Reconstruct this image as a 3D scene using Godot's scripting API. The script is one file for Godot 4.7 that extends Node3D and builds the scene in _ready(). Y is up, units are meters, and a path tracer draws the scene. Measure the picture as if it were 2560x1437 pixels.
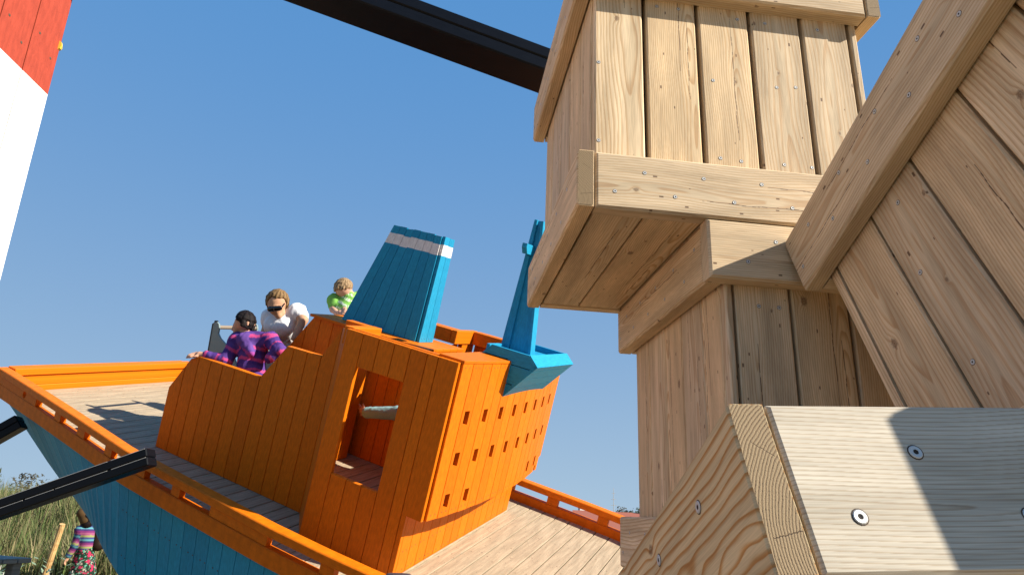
extends Node3D

const SHIP_X := Vector3(0.902862, -0.298876, 0.309052)
const SHIP_Y := Vector3(0.190020, 0.922226, 0.336737)
const SHIP_Z := Vector3(-0.385658, -0.245301, 0.889435)
const SHIP_SCALE := 0.875
const TOWER_X := Vector3(0.994307, 0.0, -0.106551)
const TOWER_Z := Vector3(0.106551, 0.0, 0.994307)
const LEAN_X := Vector3(0.994904, 0.050087, -0.087509)
const LEAN_Y := Vector3(-0.079465, 0.923715, -0.374749)
const LEAN_Z := Vector3(0.062063, 0.379793, 0.922987)

var M := {}
var rng := RandomNumberGenerator.new()
var used := {}
var ship_frame: Transform3D
var tower_frame: Transform3D
var lean_frame: Transform3D

func _ready():
	rng.seed = 20417
	setup_camera_and_light()
	ship_frame = Transform3D(ship_basis(), Vector3(-0.68423, 1.07787, -4.58680))
	tower_frame = Transform3D(Basis(TOWER_X, Vector3.UP, TOWER_Z), Vector3(0.18283, 2.36631, -1.43631))
	lean_frame = Transform3D(Basis(LEAN_X, LEAN_Y, LEAN_Z).orthonormalized(), Vector3(0.22723, 1.60334, -0.58669))
	make_materials()
	build_ground()
	build_ship()
	build_crates()
	build_lighthouse()
	build_black_beams()
	build_people()
	build_background()

func setup_camera_and_light():
	var cam := Camera3D.new()
	cam.name = "camera"
	add_child(cam)
	cam.position = Vector3(0, 1.5, 0)
	cam.rotation_degrees = Vector3(18.984, 0, 2.595)
	cam.fov = 46.81
	cam.near = 0.05
	cam.far = 2000.0
	cam.current = true
	var env := Environment.new()
	env.background_mode = Environment.BG_SKY
	var sky := Sky.new()
	var sm := ProceduralSkyMaterial.new()
	sm.sky_top_color = Color(0.224, 0.410, 0.596)
	sm.sky_horizon_color = Color(0.488, 0.566, 0.632)
	sm.sky_curve = 0.24
	sm.ground_horizon_color = Color(0.45, 0.49, 0.52)
	sm.ground_bottom_color = Color(0.26, 0.24, 0.20)
	sm.sun_angle_max = 1.0
	sm.energy_multiplier = 1.0
	sky.sky_material = sm
	env.sky = sky
	env.tonemap_mode = Environment.TONE_MAPPER_LINEAR
	env.tonemap_exposure = 2.0
	env.sdfgi_enabled = true
	env.ssao_enabled = true
	env.ssil_enabled = true
	var we := WorldEnvironment.new()
	we.name = "environment"
	we.environment = env
	add_child(we)
	var sun := DirectionalLight3D.new()
	sun.name = "sun"
	add_child(sun)
	sun.look_at_from_position(Vector3.ZERO, Vector3(-0.82, -0.52, -0.24), Vector3.UP)
	sun.light_energy = 1.6
	sun.light_color = Color(1.0, 0.965, 0.905)
	sun.light_angular_distance = 0.5
	sun.shadow_enabled = true

# ---------- naming and node helpers ----------
func numbered(called: String) -> String:
	if not used.has(called):
		used[called] = 0
		return called
	used[called] += 1
	return "%s_%03d" % [called, used[called]]

func thing(called: String, label: String, category: String, xf := Transform3D.IDENTITY, group := "") -> Node3D:
	var o := Node3D.new()
	o.name = numbered(called)
	add_child(o)
	o.transform = xf
	tag(o, label, category, group)
	return o

func tag(o: Node, label: String, category: String, group := ""):
	o.set_meta("label", label)
	o.set_meta("category", category)
	if group != "":
		o.set_meta("group", group)

func part(called: String, mesh: Mesh, material: Material, parent: Node, xf := Transform3D.IDENTITY) -> MeshInstance3D:
	var o := MeshInstance3D.new()
	o.name = called
	o.mesh = mesh
	if material != null:
		o.material_override = material
	o.transform = xf
	parent.add_child(o, true)
	return o

func holder(called: String, parent: Node, xf := Transform3D.IDENTITY) -> Node3D:
	var o := Node3D.new()
	o.name = called
	o.transform = xf
	parent.add_child(o, true)
	return o

# ---------- mesh helpers ----------
func tri(st: SurfaceTool, a: Vector3, b: Vector3, c: Vector3, ua := Vector2.ZERO, ub := Vector2.ZERO, uc := Vector2.ZERO):
	# front faces run clockwise, so a counter-clockwise triangle is written backwards
	var n := (b - a).cross(c - a).normalized()
	st.set_normal(n); st.set_uv(ua); st.add_vertex(a)
	st.set_normal(n); st.set_uv(uc); st.add_vertex(c)
	st.set_normal(n); st.set_uv(ub); st.add_vertex(b)

func quad(st: SurfaceTool, a: Vector3, b: Vector3, c: Vector3, d: Vector3, ua: Vector2, ub: Vector2, uc: Vector2, ud: Vector2):
	tri(st, a, b, c, ua, ub, uc)
	tri(st, a, c, d, ua, uc, ud)

func new_st() -> SurfaceTool:
	var st := SurfaceTool.new()
	st.begin(Mesh.PRIMITIVE_TRIANGLES)
	return st

func inset(poly: PackedVector2Array, c: float) -> PackedVector2Array:
	var out := PackedVector2Array()
	var n := poly.size()
	for i in n:
		var p := poly[(i + n - 1) % n]
		var q := poly[i]
		var r := poly[(i + 1) % n]
		var e0 := (q - p).normalized()
		var e1 := (r - q).normalized()
		var n0 := Vector2(-e0.y, e0.x)
		var n1 := Vector2(-e1.y, e1.x)
		var m := n0 + n1
		var k := maxf(0.35, m.dot(n0))
		out.append(q + m * (c / k))
	return out

func tidy(poly: PackedVector2Array, least: float) -> PackedVector2Array:
	# drop corners that lie closer together than a chamfer can turn
	var out := PackedVector2Array()
	for p in poly:
		if out.size() > 0 and out[out.size() - 1].distance_to(p) < least:
			continue
		out.append(p)
	while out.size() > 3 and out[0].distance_to(out[out.size() - 1]) < least:
		out.remove_at(out.size() - 1)
	return out

func area2(poly: PackedVector2Array) -> float:
	var s := 0.0
	for i in poly.size():
		s += poly[i].cross(poly[(i + 1) % poly.size()])
	return s * 0.5

# A flat piece: polygon in x, y, from z = -thick to z = 0 with a chamfered front edge.
# grain: 0 runs along x, 1 along y; per = (metres per texture along, across); off = texture offset
func plate_into(st: SurfaceTool, poly_in: PackedVector2Array, thick: float, bev: float, grain := 1, per := Vector2(1.0, 0.16), off := Vector2.ZERO, z0 := 0.0):
	var poly := poly_in
	if area2(poly) < 0.0:
		poly = poly_in.duplicate()
		poly.reverse()
	var f := inset(poly, bev) if bev > 0.0 else poly
	var n := poly.size()
	var uvf := func(p: Vector2, z: float) -> Vector2:
		var al: float = p.x if grain == 0 else p.y
		var ac: float = p.y if grain == 0 else p.x
		return Vector2(al / per.x, (ac + z) / per.y) + off
	var idx := Geometry2D.triangulate_polygon(f)
	for i in range(0, idx.size(), 3):
		var a := f[idx[i]]
		var b := f[idx[i + 1]]
		var c := f[idx[i + 2]]
		if (b - a).cross(c - a) < 0.0:
			var t := b
			b = c
			c = t
		tri(st, Vector3(a.x, a.y, z0), Vector3(b.x, b.y, z0), Vector3(c.x, c.y, z0), uvf.call(a, 0.0), uvf.call(b, 0.0), uvf.call(c, 0.0))
	idx = Geometry2D.triangulate_polygon(poly)
	var zb := z0 - thick
	for i in range(0, idx.size(), 3):
		var a := poly[idx[i]]
		var b := poly[idx[i + 1]]
		var c := poly[idx[i + 2]]
		if (b - a).cross(c - a) > 0.0:
			var t := b
			b = c
			c = t
		tri(st, Vector3(a.x, a.y, zb), Vector3(b.x, b.y, zb), Vector3(c.x, c.y, zb), uvf.call(a, 0.03), uvf.call(b, 0.03), uvf.call(c, 0.03))
	var zm := z0 - bev
	for i in n:
		var j := (i + 1) % n
		var p := poly[i]
		var q := poly[j]
		if bev > 0.0:
			quad(st, Vector3(p.x, p.y, zm), Vector3(q.x, q.y, zm), Vector3(f[j].x, f[j].y, z0), Vector3(f[i].x, f[i].y, z0), uvf.call(p, 0.0), uvf.call(q, 0.0), uvf.call(f[j], 0.0), uvf.call(f[i], 0.0))
		quad(st, Vector3(p.x, p.y, zb), Vector3(q.x, q.y, zb), Vector3(q.x, q.y, zm), Vector3(p.x, p.y, zm), uvf.call(p, thick), uvf.call(q, thick), uvf.call(q, 0.0), uvf.call(p, 0.0))

func plate(poly: PackedVector2Array, thick: float, bev: float, grain := 1, per := Vector2(1.0, 0.16), off := Vector2.ZERO) -> ArrayMesh:
	var st := new_st()
	plate_into(st, poly, thick, bev, grain, per, off)
	return st.commit()

func rect(x0: float, y0: float, x1: float, y1: float) -> PackedVector2Array:
	return PackedVector2Array([Vector2(x0, y0), Vector2(x1, y0), Vector2(x1, y1), Vector2(x0, y1)])

# A box chamfered on all edges, along x; size (length, height, depth), centred
func beam_mesh(size: Vector3, bev: float, per := Vector2(1.0, 0.16), off := Vector2.ZERO) -> ArrayMesh:
	var st := new_st()
	var h := size * 0.5
	var b := bev
	var g := func(p: Vector3, n: Vector3) -> Vector2:
		var ac := p.y if absf(n.z) > 0.5 else (p.z + 0.21 if absf(n.y) > 0.5 else p.y)
		return Vector2(p.x / per.x, ac / per.y) + off
	for ax in 3:
		for s in [-1.0, 1.0]:
			var n := Vector3.ZERO
			n[ax] = s
			var u: int = (ax + 1) % 3
			var v: int = (ax + 2) % 3
			var c := []
			for k in [[-1.0, -1.0], [1.0, -1.0], [1.0, 1.0], [-1.0, 1.0]]:
				var p := Vector3.ZERO
				p[ax] = s * h[ax]
				p[u] = k[0] * (h[u] - b)
				p[v] = k[1] * (h[v] - b)
				c.append(p)
			if s < 0.0:
				c.reverse()
			quad(st, c[0], c[1], c[2], c[3], g.call(c[0], n), g.call(c[1], n), g.call(c[2], n), g.call(c[3], n))
	for ax in 3:
		var u: int = (ax + 1) % 3
		var v: int = (ax + 2) % 3
		for su in [-1.0, 1.0]:
			for sv in [-1.0, 1.0]:
				var p := []
				for e in [-1.0, 1.0]:
					var a := Vector3.ZERO
					a[ax] = e * (h[ax] - b)
					a[u] = su * h[u]
					a[v] = sv * (h[v] - b)
					var d := Vector3.ZERO
					d[ax] = e * (h[ax] - b)
					d[u] = su * (h[u] - b)
					d[v] = sv * h[v]
					p.append([a, d])
				var n := Vector3.ZERO
				n[u] = su
				var q := [p[0][0], p[1][0], p[1][1], p[0][1]]
				if su * sv > 0.0:
					q.reverse()
				var out := Vector3.ZERO
				out[u] = su
				out[v] = sv
				if (q[1] - q[0]).cross(q[2] - q[0]).dot(out) < 0.0:
					q.reverse()
				quad(st, q[0], q[1], q[2], q[3], g.call(q[0], n), g.call(q[1], n), g.call(q[2], n), g.call(q[3], n))
	for sx in [-1.0, 1.0]:
		for sy in [-1.0, 1.0]:
			for sz in [-1.0, 1.0]:
				var a := Vector3(sx * h.x, sy * (h.y - b), sz * (h.z - b))
				var c := Vector3(sx * (h.x - b), sy * h.y, sz * (h.z - b))
				var d := Vector3(sx * (h.x - b), sy * (h.y - b), sz * h.z)
				if (c - a).cross(d - a).dot(Vector3(sx, sy, sz)) < 0.0:
					var t := c
					c = d
					d = t
				tri(st, a, c, d, Vector2(a.x / per.x, a.y / per.y) + off, Vector2(c.x / per.x, c.y / per.y) + off, Vector2(d.x / per.x, d.y / per.y) + off)
	return st.commit()

# A six-sided piece from its eight corners: p[0..3] outer face counter-clockwise, p[4..7] the same corners of the inner face
func hexa(p: Array, per := Vector2(1.0, 0.16), off := Vector2.ZERO) -> ArrayMesh:
	var st := new_st()
	var l: float = (p[3] - p[0]).length()
	var w: float = (p[1] - p[0]).length()
	var t: float = (p[4] - p[0]).length()
	var q := [Vector2(0, 0), Vector2(0, w / per.y), Vector2(l / per.x, w / per.y), Vector2(l / per.x, 0)]
	for i in 4:
		q[i] += off
	quad(st, p[0], p[1], p[2], p[3], q[0], q[1], q[2], q[3])
	quad(st, p[5], p[4], p[7], p[6], q[1], q[0], q[3], q[2])
	for i in 4:
		var j := (i + 1) % 4
		quad(st, p[4 + i], p[4 + j], p[j], p[i], q[i] + Vector2(0, t), q[j] + Vector2(0, t), q[j], q[i])
	return st.commit()

# rectangular section swept along points; each point carries its side vector; y runs from y0 to y1, z from a to b along side
func rail_sweep(pts: Array, sides: Array, y0: float, y1: float, a: float, b: float, bev: float) -> ArrayMesh:
	var st := new_st()
	var sec := PackedVector2Array([Vector2(a + bev, y0), Vector2(b - bev, y0), Vector2(b, y0 + bev), Vector2(b, y1 - bev), Vector2(b - bev, y1), Vector2(a + bev, y1), Vector2(a, y1 - bev), Vector2(a, y0 + bev)])
	var rings := []
	for i in pts.size():
		var r := []
		for s in sec:
			r.append(pts[i] + sides[i] * s.x + Vector3.UP * s.y)
		rings.append(r)
	var run := 0.0
	for i in pts.size() - 1:
		var d: float = (pts[i + 1] - pts[i]).length()
		for k in 8:
			var m := (k + 1) % 8
			var u := float(k) * 0.1
			var qq := [rings[i][k], rings[i][m], rings[i + 1][m], rings[i + 1][k]]
			var c: Vector3 = (qq[0] + qq[1] + qq[2] + qq[3]) * 0.25
			var mid: Vector3 = (pts[i] + pts[i + 1]) * 0.5 + (sides[i] + sides[i + 1]) * 0.25 * (a + b) + Vector3.UP * (y0 + y1) * 0.5
			var uv := [Vector2(run, u), Vector2(run, u + 0.1), Vector2(run + d, u + 0.1), Vector2(run + d, u)]
			if (qq[1] - qq[0]).cross(qq[2] - qq[0]).dot(c - mid) < 0.0:
				qq.reverse()
				uv.reverse()
			quad(st, qq[0], qq[1], qq[2], qq[3], uv[0], uv[1], uv[2], uv[3])
		run += d
	for e in 2:
		var r: Array = rings[0] if e == 0 else rings[pts.size() - 1]
		var dir: Vector3 = (pts[0] - pts[1]) if e == 0 else (pts[pts.size() - 1] - pts[pts.size() - 2])
		for k in range(1, 7):
			var p := [r[0], r[k], r[k + 1]]
			if (p[1] - p[0]).cross(p[2] - p[0]).dot(dir) < 0.0:
				p.reverse()
			tri(st, p[0], p[1], p[2])
	return st.commit()

func lathe(prof: Array, seg: int) -> ArrayMesh:
	# profile of [radius, z] pairs turned round z
	var st := new_st()
	for i in prof.size() - 1:
		for k in seg:
			var a0 := TAU * k / seg
			var a1 := TAU * (k + 1) / seg
			var p := Vector3(cos(a0) * prof[i][0], sin(a0) * prof[i][0], prof[i][1])
			var q := Vector3(cos(a1) * prof[i][0], sin(a1) * prof[i][0], prof[i][1])
			var r := Vector3(cos(a1) * prof[i + 1][0], sin(a1) * prof[i + 1][0], prof[i + 1][1])
			var s := Vector3(cos(a0) * prof[i + 1][0], sin(a0) * prof[i + 1][0], prof[i + 1][1])
			if prof[i][0] > 1e-6:
				tri(st, p, q, r)
			if prof[i + 1][0] > 1e-6:
				tri(st, p, r, s)
	return st.commit()

func tube_into(st: SurfaceTool, pts: Array, radii: Array, seg: int, capped := true):
	var rings := []
	for i in pts.size():
		var d: Vector3 = (pts[mini(i + 1, pts.size() - 1)] - pts[maxi(i - 1, 0)]).normalized()
		var ref := Vector3.UP if absf(d.y) < 0.9 else Vector3.RIGHT
		var u := d.cross(ref).normalized()
		var v := d.cross(u)
		var r := []
		for k in seg:
			var t := TAU * k / seg
			r.append(pts[i] + (u * cos(t) + v * sin(t)) * radii[i])
		rings.append(r)
	for i in pts.size() - 1:
		for k in seg:
			var m := (k + 1) % seg
			quad(st, rings[i][k], rings[i + 1][k], rings[i + 1][m], rings[i][m], Vector2(0, 0), Vector2(1, 0), Vector2(1, 0.1), Vector2(0, 0.1))
	if capped:
		for k in seg:
			var m := (k + 1) % seg
			tri(st, pts[0], rings[0][k], rings[0][m])
			var e := pts.size() - 1
			tri(st, pts[e], rings[e][m], rings[e][k])

func tube(pts: Array, radii: Array, seg := 8) -> ArrayMesh:
	var st := new_st()
	tube_into(st, pts, radii, seg)
	return st.commit()

# ---------- materials ----------
func lin(r: float, g: float, b: float) -> Color:
	return Color(r, g, b).linear_to_srgb()

func plain(c: Color, rough: float, metal := 0.0) -> StandardMaterial3D:
	var m := StandardMaterial3D.new()
	m.albedo_color = c
	m.roughness = rough
	m.metallic = metal
	return m

func paint(c: Color, rough: float) -> StandardMaterial3D:
	var m := plain(c, rough)
	m.albedo_texture = M.paint_tint
	m.heightmap_enabled = true
	m.heightmap_texture = M.paint_relief
	m.heightmap_scale = 0.03
	m.metallic_specular = 0.26
	return m

func wood_image(w: int, h: int, s: int, o: Dictionary) -> Array:
	# a flat-sawn board: growth rings cut by the face, knots that push the rings aside, fibre streaks
	var nz := FastNoiseLite.new()
	nz.seed = s
	nz.noise_type = FastNoiseLite.TYPE_SIMPLEX_SMOOTH
	nz.frequency = 1.0
	nz.fractal_octaves = 2
	var fib := FastNoiseLite.new()
	fib.seed = s + 91
	fib.noise_type = FastNoiseLite.TYPE_SIMPLEX
	fib.frequency = 1.0
	fib.fractal_octaves = 1
	var r := RandomNumberGenerator.new()
	r.seed = s
	var length: float = o.get("length", 1.0)
	var width := 0.16
	var spacing: float = o.get("ring", 0.006)
	var p0: float = o.get("deep", 0.02)
	var slope: float = o.get("slope", 0.03)
	var yc: float = o.get("heart", 0.0)
	var amp: float = o.get("wave", 0.006)
	var late_share: float = o.get("late_share", 0.45)
	var early: Color = o.early
	var late: Color = o.late
	var contrast: float = o.get("contrast", 1.0)
	var stretch: float = o.get("stretch", 2.6)
	var knots := []
	for k in o.get("knots", 0):
		knots.append([r.randf_range(0.04, length - 0.04), r.randf_range(-0.06, 0.06), r.randf_range(0.003, o.get("knot_size", 0.009))])
	var specks := []
	for k in o.get("specks", 10):
		specks.append([r.randf_range(0.0, length), r.randf_range(-0.078, 0.078), r.randf_range(0.0008, 0.0022)])
	var grey: float = o.get("grey", 0.0)
	var cracks := []
	for k in o.get("cracks", 0):
		var c0 := r.randf_range(0.0, length * 0.6)
		cracks.append([c0, c0 + r.randf_range(0.12, 0.45), r.randf_range(-0.06, 0.06), r.randf() * 50.0])
	var img := Image.create(w, h, false, Image.FORMAT_RGB8)
	var bump := Image.create(w, h, false, Image.FORMAT_L8)
	var data := PackedByteArray()
	data.resize(w * h * 3)
	var hd := PackedByteArray()
	hd.resize(w * h)
	var lut := PackedFloat32Array()
	lut.resize(256)
	for i in 256:
		var t := i / 255.0
		lut[i] = pow(smoothstep(1.0 - late_share * 1.6, 0.93, t), 1.5) * (1.0 - smoothstep(0.93, 1.0, t))
	for j in h:
		var y := (float(j) / h - 0.5) * width
		for i in w:
			var x := float(i) / w * length
			var n1 := nz.get_noise_2d(x * stretch, y * 9.0)
			var wob := nz.get_noise_2d(x * 1.3 + 40.0, 7.7)
			var dy := y - yc - wob * 0.02
			var p := p0 + slope * (x - length * 0.5) + n1 * amp
			var rad := sqrt(dy * dy + p * p)
			var knot := 0.0
			for k in knots:
				var kx: float = (x - k[0])
				var ky: float = (y - k[1])
				var rr: float = k[2]
				if absf(kx) > rr * 9.0 or absf(ky) > rr * 6.0:
					continue
				rad += rr * 1.4 * exp(-(kx * kx) / (rr * rr * 8.0) - (ky * ky) / (rr * rr * 4.0))
				var dd := sqrt(kx * kx * 0.45 + ky * ky) / rr * (1.0 + 0.3 * nz.get_noise_2d(x * 160.0, y * 160.0))
				if dd < 1.15:
					knot = maxf(knot, (1.0 - smoothstep(0.75, 1.15, dd)) * (0.75 + 0.25 * sin(dd * 14.0)))
			var f := fposmod(rad / spacing + nz.get_noise_2d(x * 3.0, y * 60.0) * 0.12, 1.0)
			var d := lut[int(f * 255.0)] * contrast
			var fb := fib.get_noise_2d(x * 14.0, y * 900.0)
			var broad := nz.get_noise_2d(x * 2.0 + 11.0, y * 22.0 + 5.0)
			var c := early.lerp(late, clampf(d, 0.0, 1.0))
			var k2 := 1.0 + fb * 0.055 + broad * 0.12
			var dark := knot * 0.5
			for q in specks:
				if absf(x - q[0]) < q[2] * 2.4 and absf(y - q[1]) < q[2]:
					dark = maxf(dark, 0.6)
			for q in cracks:
				if x > q[0] and x < q[1] and absf(y - q[2] - nz.get_noise_1d(x * 9.0 + q[3]) * 0.003) < 0.0008 * minf(1.0, minf(x - q[0], q[1] - x) * 30.0):
					dark = maxf(dark, 0.7)
			c = c.lerp(Color(0.20, 0.11, 0.06), dark)
			if grey > 0.0:
				var g := c.get_luminance()
				c = c.lerp(Color(g, g * 0.985, g * 0.95), grey * (0.75 + broad * 0.5))
			var at := (j * w + i) * 3
			data[at] = clampi(int(c.r * k2 * 255.0), 0, 255)
			data[at + 1] = clampi(int(c.g * k2 * 255.0), 0, 255)
			data[at + 2] = clampi(int(c.b * k2 * 255.0), 0, 255)
			hd[j * w + i] = clampi(int(150.0 - d * 55.0 + fb * 26.0 - dark * 60.0), 0, 255)
	img.set_data(w, h, false, Image.FORMAT_RGB8, data)
	bump.set_data(w, h, false, Image.FORMAT_L8, hd)
	img.generate_mipmaps()
	return [ImageTexture.create_from_image(img), ImageTexture.create_from_image(bump)]

func wood(w: int, h: int, s: int, o: Dictionary, relief := 0.06, rough := 0.75) -> StandardMaterial3D:
	var t := wood_image(w, h, s, o)
	var m := StandardMaterial3D.new()
	m.albedo_texture = t[0]
	m.roughness = rough
	m.metallic_specular = 0.4
	m.heightmap_enabled = true
	m.heightmap_texture = t[1]
	m.heightmap_scale = relief
	return m

func end_grain_material(s: int) -> StandardMaterial3D:
	var w := 160
	var h := 512
	var nz := FastNoiseLite.new()
	nz.seed = s
	nz.frequency = 1.0
	nz.fractal_octaves = 2
	var img := Image.create(w, h, false, Image.FORMAT_RGB8)
	var bump := Image.create(w, h, false, Image.FORMAT_L8)
	for j in h:
		for i in w:
			var x := float(i) / w * 0.045
			var y := float(j) / h * 0.15
			var cx := x - 0.115
			var cy := y - 0.015
			var rad := sqrt(cx * cx + cy * cy) + nz.get_noise_2d(x * 30.0, y * 30.0) * 0.0012
			var f := fposmod(rad / 0.0037, 1.0)
			var d := smoothstep(0.35, 0.9, f) * (1.0 - smoothstep(0.9, 1.0, f))
			var g := nz.get_noise_2d(x * 900.0, y * 900.0)
			var pore := smoothstep(0.32, 0.5, nz.get_noise_2d(x * 420.0 + 9.0, y * 420.0))
			var crack := 0.0
			if absf(y - 0.030 - 0.15 * (x - 0.02) - nz.get_noise_1d(x * 160.0) * 0.0012) < 0.00045 and x > 0.006:
				crack = 0.85
			if absf(y - 0.104 + 0.55 * (x - 0.03) - nz.get_noise_1d(x * 120.0 + 5.0) * 0.001) < 0.0004 and x > 0.014 and x < 0.04:
				crack = 0.7
			var c := Color(0.56, 0.48, 0.36).lerp(Color(0.36, 0.27, 0.17), d * 0.75)
			c = c.lerp(Color(0.24, 0.17, 0.10), maxf(crack, pore * d * 0.8))
			var k := 1.0 + g * 0.12
			img.set_pixel(i, j, Color(c.r * k, c.g * k, c.b * k))
			var v := clampf(0.62 - d * 0.3 - crack * 0.4 + g * 0.12 - pore * 0.2, 0.0, 1.0)
			bump.set_pixel(i, j, Color(v, v, v))
	var m := StandardMaterial3D.new()
	m.albedo_texture = ImageTexture.create_from_image(img)
	m.roughness = 0.85
	m.heightmap_enabled = true
	m.heightmap_texture = ImageTexture.create_from_image(bump)
	m.heightmap_scale = 0.08
	return m

func make_materials():
	# brushed paint over planed boards: faint streaks along the board
	var nz := FastNoiseLite.new()
	nz.seed = 5
	nz.frequency = 1.0
	nz.fractal_octaves = 3
	var tint := Image.create(256, 128, false, Image.FORMAT_RGB8)
	var rel := Image.create(256, 128, false, Image.FORMAT_L8)
	for j in 128:
		for i in 256:
			var a := nz.get_noise_2d(i * 0.02, j * 0.35)
			var b := nz.get_noise_2d(i * 0.05 + 60.0, j * 0.06)
			var v := clampf(0.93 + a * 0.045 + b * 0.08, 0.0, 1.0)
			if nz.get_noise_2d(i * 0.31 + 200.0, j * 0.4) > 0.52:
				v *= 0.88
			tint.set_pixel(i, j, Color(v, v, v))
			var h := clampf(0.5 + a * 0.4, 0.0, 1.0)
			rel.set_pixel(i, j, Color(h, h, h))
	M.paint_tint = ImageTexture.create_from_image(tint)
	M.paint_relief = ImageTexture.create_from_image(rel)
	M.orange = [paint(lin(0.73, 0.170, 0.004), 0.48), paint(lin(0.69, 0.157, 0.0038), 0.52), paint(lin(0.76, 0.181, 0.0045), 0.50)]
	M.blue = [paint(lin(0.020, 0.310, 0.530), 0.42), paint(lin(0.018, 0.285, 0.500), 0.46)]
	M.hull = [M.blue[0], M.blue[1], paint(lin(0.021, 0.325, 0.545), 0.44)]
	M.white = paint(lin(0.80, 0.80, 0.78), 0.42)
	M.red = paint(lin(0.38, 0.062, 0.034), 0.55)
	M.black = paint(lin(0.005, 0.006, 0.009), 0.34)
	M.worn = plain(lin(0.42, 0.40, 0.36), 0.7)
	M.steel = plain(lin(0.50, 0.50, 0.48), 0.5, 0.25)
	M.hole = plain(lin(0.02, 0.015, 0.012), 0.9)
	M.stain = plain(lin(0.07, 0.045, 0.028), 0.85)
	# larch boards: they differ in figure, tone and in how far they have greyed, and are mixed through all the crates
	M.wood = []
	for k in 6:
		M.wood.append(wood(576, 160, 300 + k * 7, {early = Color(0.798, 0.700, 0.552) * [1.0, 0.96, 1.02, 0.98, 0.94, 1.03][k], late = Color(0.672, 0.510, 0.335), ring = [0.0058, 0.0072, 0.0052, 0.0066, 0.0060, 0.0080][k], deep = 0.012 + 0.005 * k, slope = [0.035, -0.02, 0.012, 0.028, -0.03, 0.016][k], wave = 0.010, heart = [-0.03, 0.02, 0.045, 0.0, -0.015, 0.03][k], knots = [2, 1, 3, 1, 2, 1][k], knot_size = 0.0085, specks = 8, contrast = 0.62, grey = [0.04, 0.12, 0.0, 0.08, 0.04, 0.14][k], cracks = [1, 0, 2, 1, 0, 1][k], stretch = 2.4}))
	for k in 5:
		M.wood.append(wood(576, 160, 420 + k * 5, {early = Color(0.795, 0.704, 0.566) * [1.0, 0.96, 1.03, 0.95, 0.99][k], late = Color(0.672, 0.516, 0.350), ring = [0.0054, 0.0066, 0.0048, 0.0074, 0.0060][k], deep = 0.012 + 0.006 * k, slope = [0.032, -0.022, 0.014, -0.028, 0.02][k], wave = 0.009, heart = [-0.02, 0.01, 0.03, -0.01, 0.045][k], knots = [2, 1, 3, 2, 1][k], knot_size = 0.006, specks = 16, contrast = 0.6, grey = [0.06, 0.14, 0.04, 0.10, 0.08][k], cracks = [1, 2, 1, 0, 2][k], stretch = 2.4}))
	M.deck = []
	for k in 3:
		M.deck.append(wood(900, 96, 600 + k, {early = Color(0.625, 0.560, 0.460), late = Color(0.530, 0.445, 0.345), ring = 0.012, deep = 0.03, slope = 0.004 - 0.003 * k, wave = 0.005, heart = 0.03 - 0.03 * k, knots = 9, knot_size = 0.007, specks = 110, contrast = 0.30, cracks = 2, length = 3.0, stretch = 1.0, grey = 0.1}))
	M.corner_front = wood(896, 224, 712, {early = Color(0.725, 0.678, 0.595), late = Color(0.600, 0.510, 0.400), ring = 0.0042, deep = 0.008, slope = 0.012, wave = 0.008, heart = 0.022, knots = 1, knot_size = 0.006, specks = 0, contrast = 0.75, late_share = 0.3, length = 0.9, grey = 0.25}, 0.025)
	M.corner_side = wood(896, 224, 733, {early = Color(0.765, 0.675, 0.520), late = Color(0.640, 0.430, 0.205), ring = 0.0110, deep = 0.012, slope = -0.030, wave = 0.034, heart = -0.03, knots = 2, knot_size = 0.008, specks = 0, contrast = 0.9, stretch = 6.0, late_share = 0.36, length = 0.9}, 0.05)
	M.end_grain = end_grain_material(77)

func ship_basis() -> Basis:
	var b := Basis(SHIP_X, SHIP_Y, SHIP_Z).orthonormalized()
	return Basis(b.x * SHIP_SCALE, b.y * SHIP_SCALE, b.z * SHIP_SCALE)

# ---------- the ship (own axes: x towards the bow, y off the deck, z towards the near side) ----------
const RAIL_X := [-4.85, -4.70, -3.90, -3.26, -2.43, -1.73, -1.165, -0.79, -0.30, 0.12, 0.70, 1.30, 1.90, 2.45]
const RAIL_NEAR := [0.008, 0.028, 0.145, 0.246, 0.385, 0.432, 0.465, 0.485, 0.485, 0.470, 0.400, 0.260, 0.020, -0.360]
const RAIL_FAR := [-2.30, -2.32, -2.42, -2.50, -2.58, -2.61, -2.63, -2.63, -2.63, -2.63, -2.63, -2.60, -2.40, -2.020]
const HULL_X := [-4.85, -4.60, -4.00, -3.50, -2.90, -2.50, -2.20, -1.60, -1.00, 0.0, 2.5]
const HULL_LEAN := [0.63, 0.62, 0.58, 0.48, 0.30, 0.21, 0.19, 0.125, 0.08, 0.06, 0.10]

func lerp_table(xs: Array, ys: Array, x: float) -> float:
	if x <= xs[0]:
		return ys[0]
	for i in xs.size() - 1:
		if x <= xs[i + 1]:
			return lerpf(ys[i], ys[i + 1], (x - xs[i]) / (xs[i + 1] - xs[i]))
	return ys[ys.size() - 1]

func rail_near(x: float) -> float:
	return lerp_table(RAIL_X, RAIL_NEAR, x)

func rail_far(x: float) -> float:
	return lerp_table(RAIL_X, RAIL_FAR, x)

func hull_floor(x: float) -> float:
	return lerp_table([-4.86, -4.47, -4.10, -3.40, 2.5], [-0.06, -0.62, -0.90, -0.93, -0.93], x)

func pick(a: Array) -> Material:
	return a[rng.randi() % a.size()]

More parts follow.
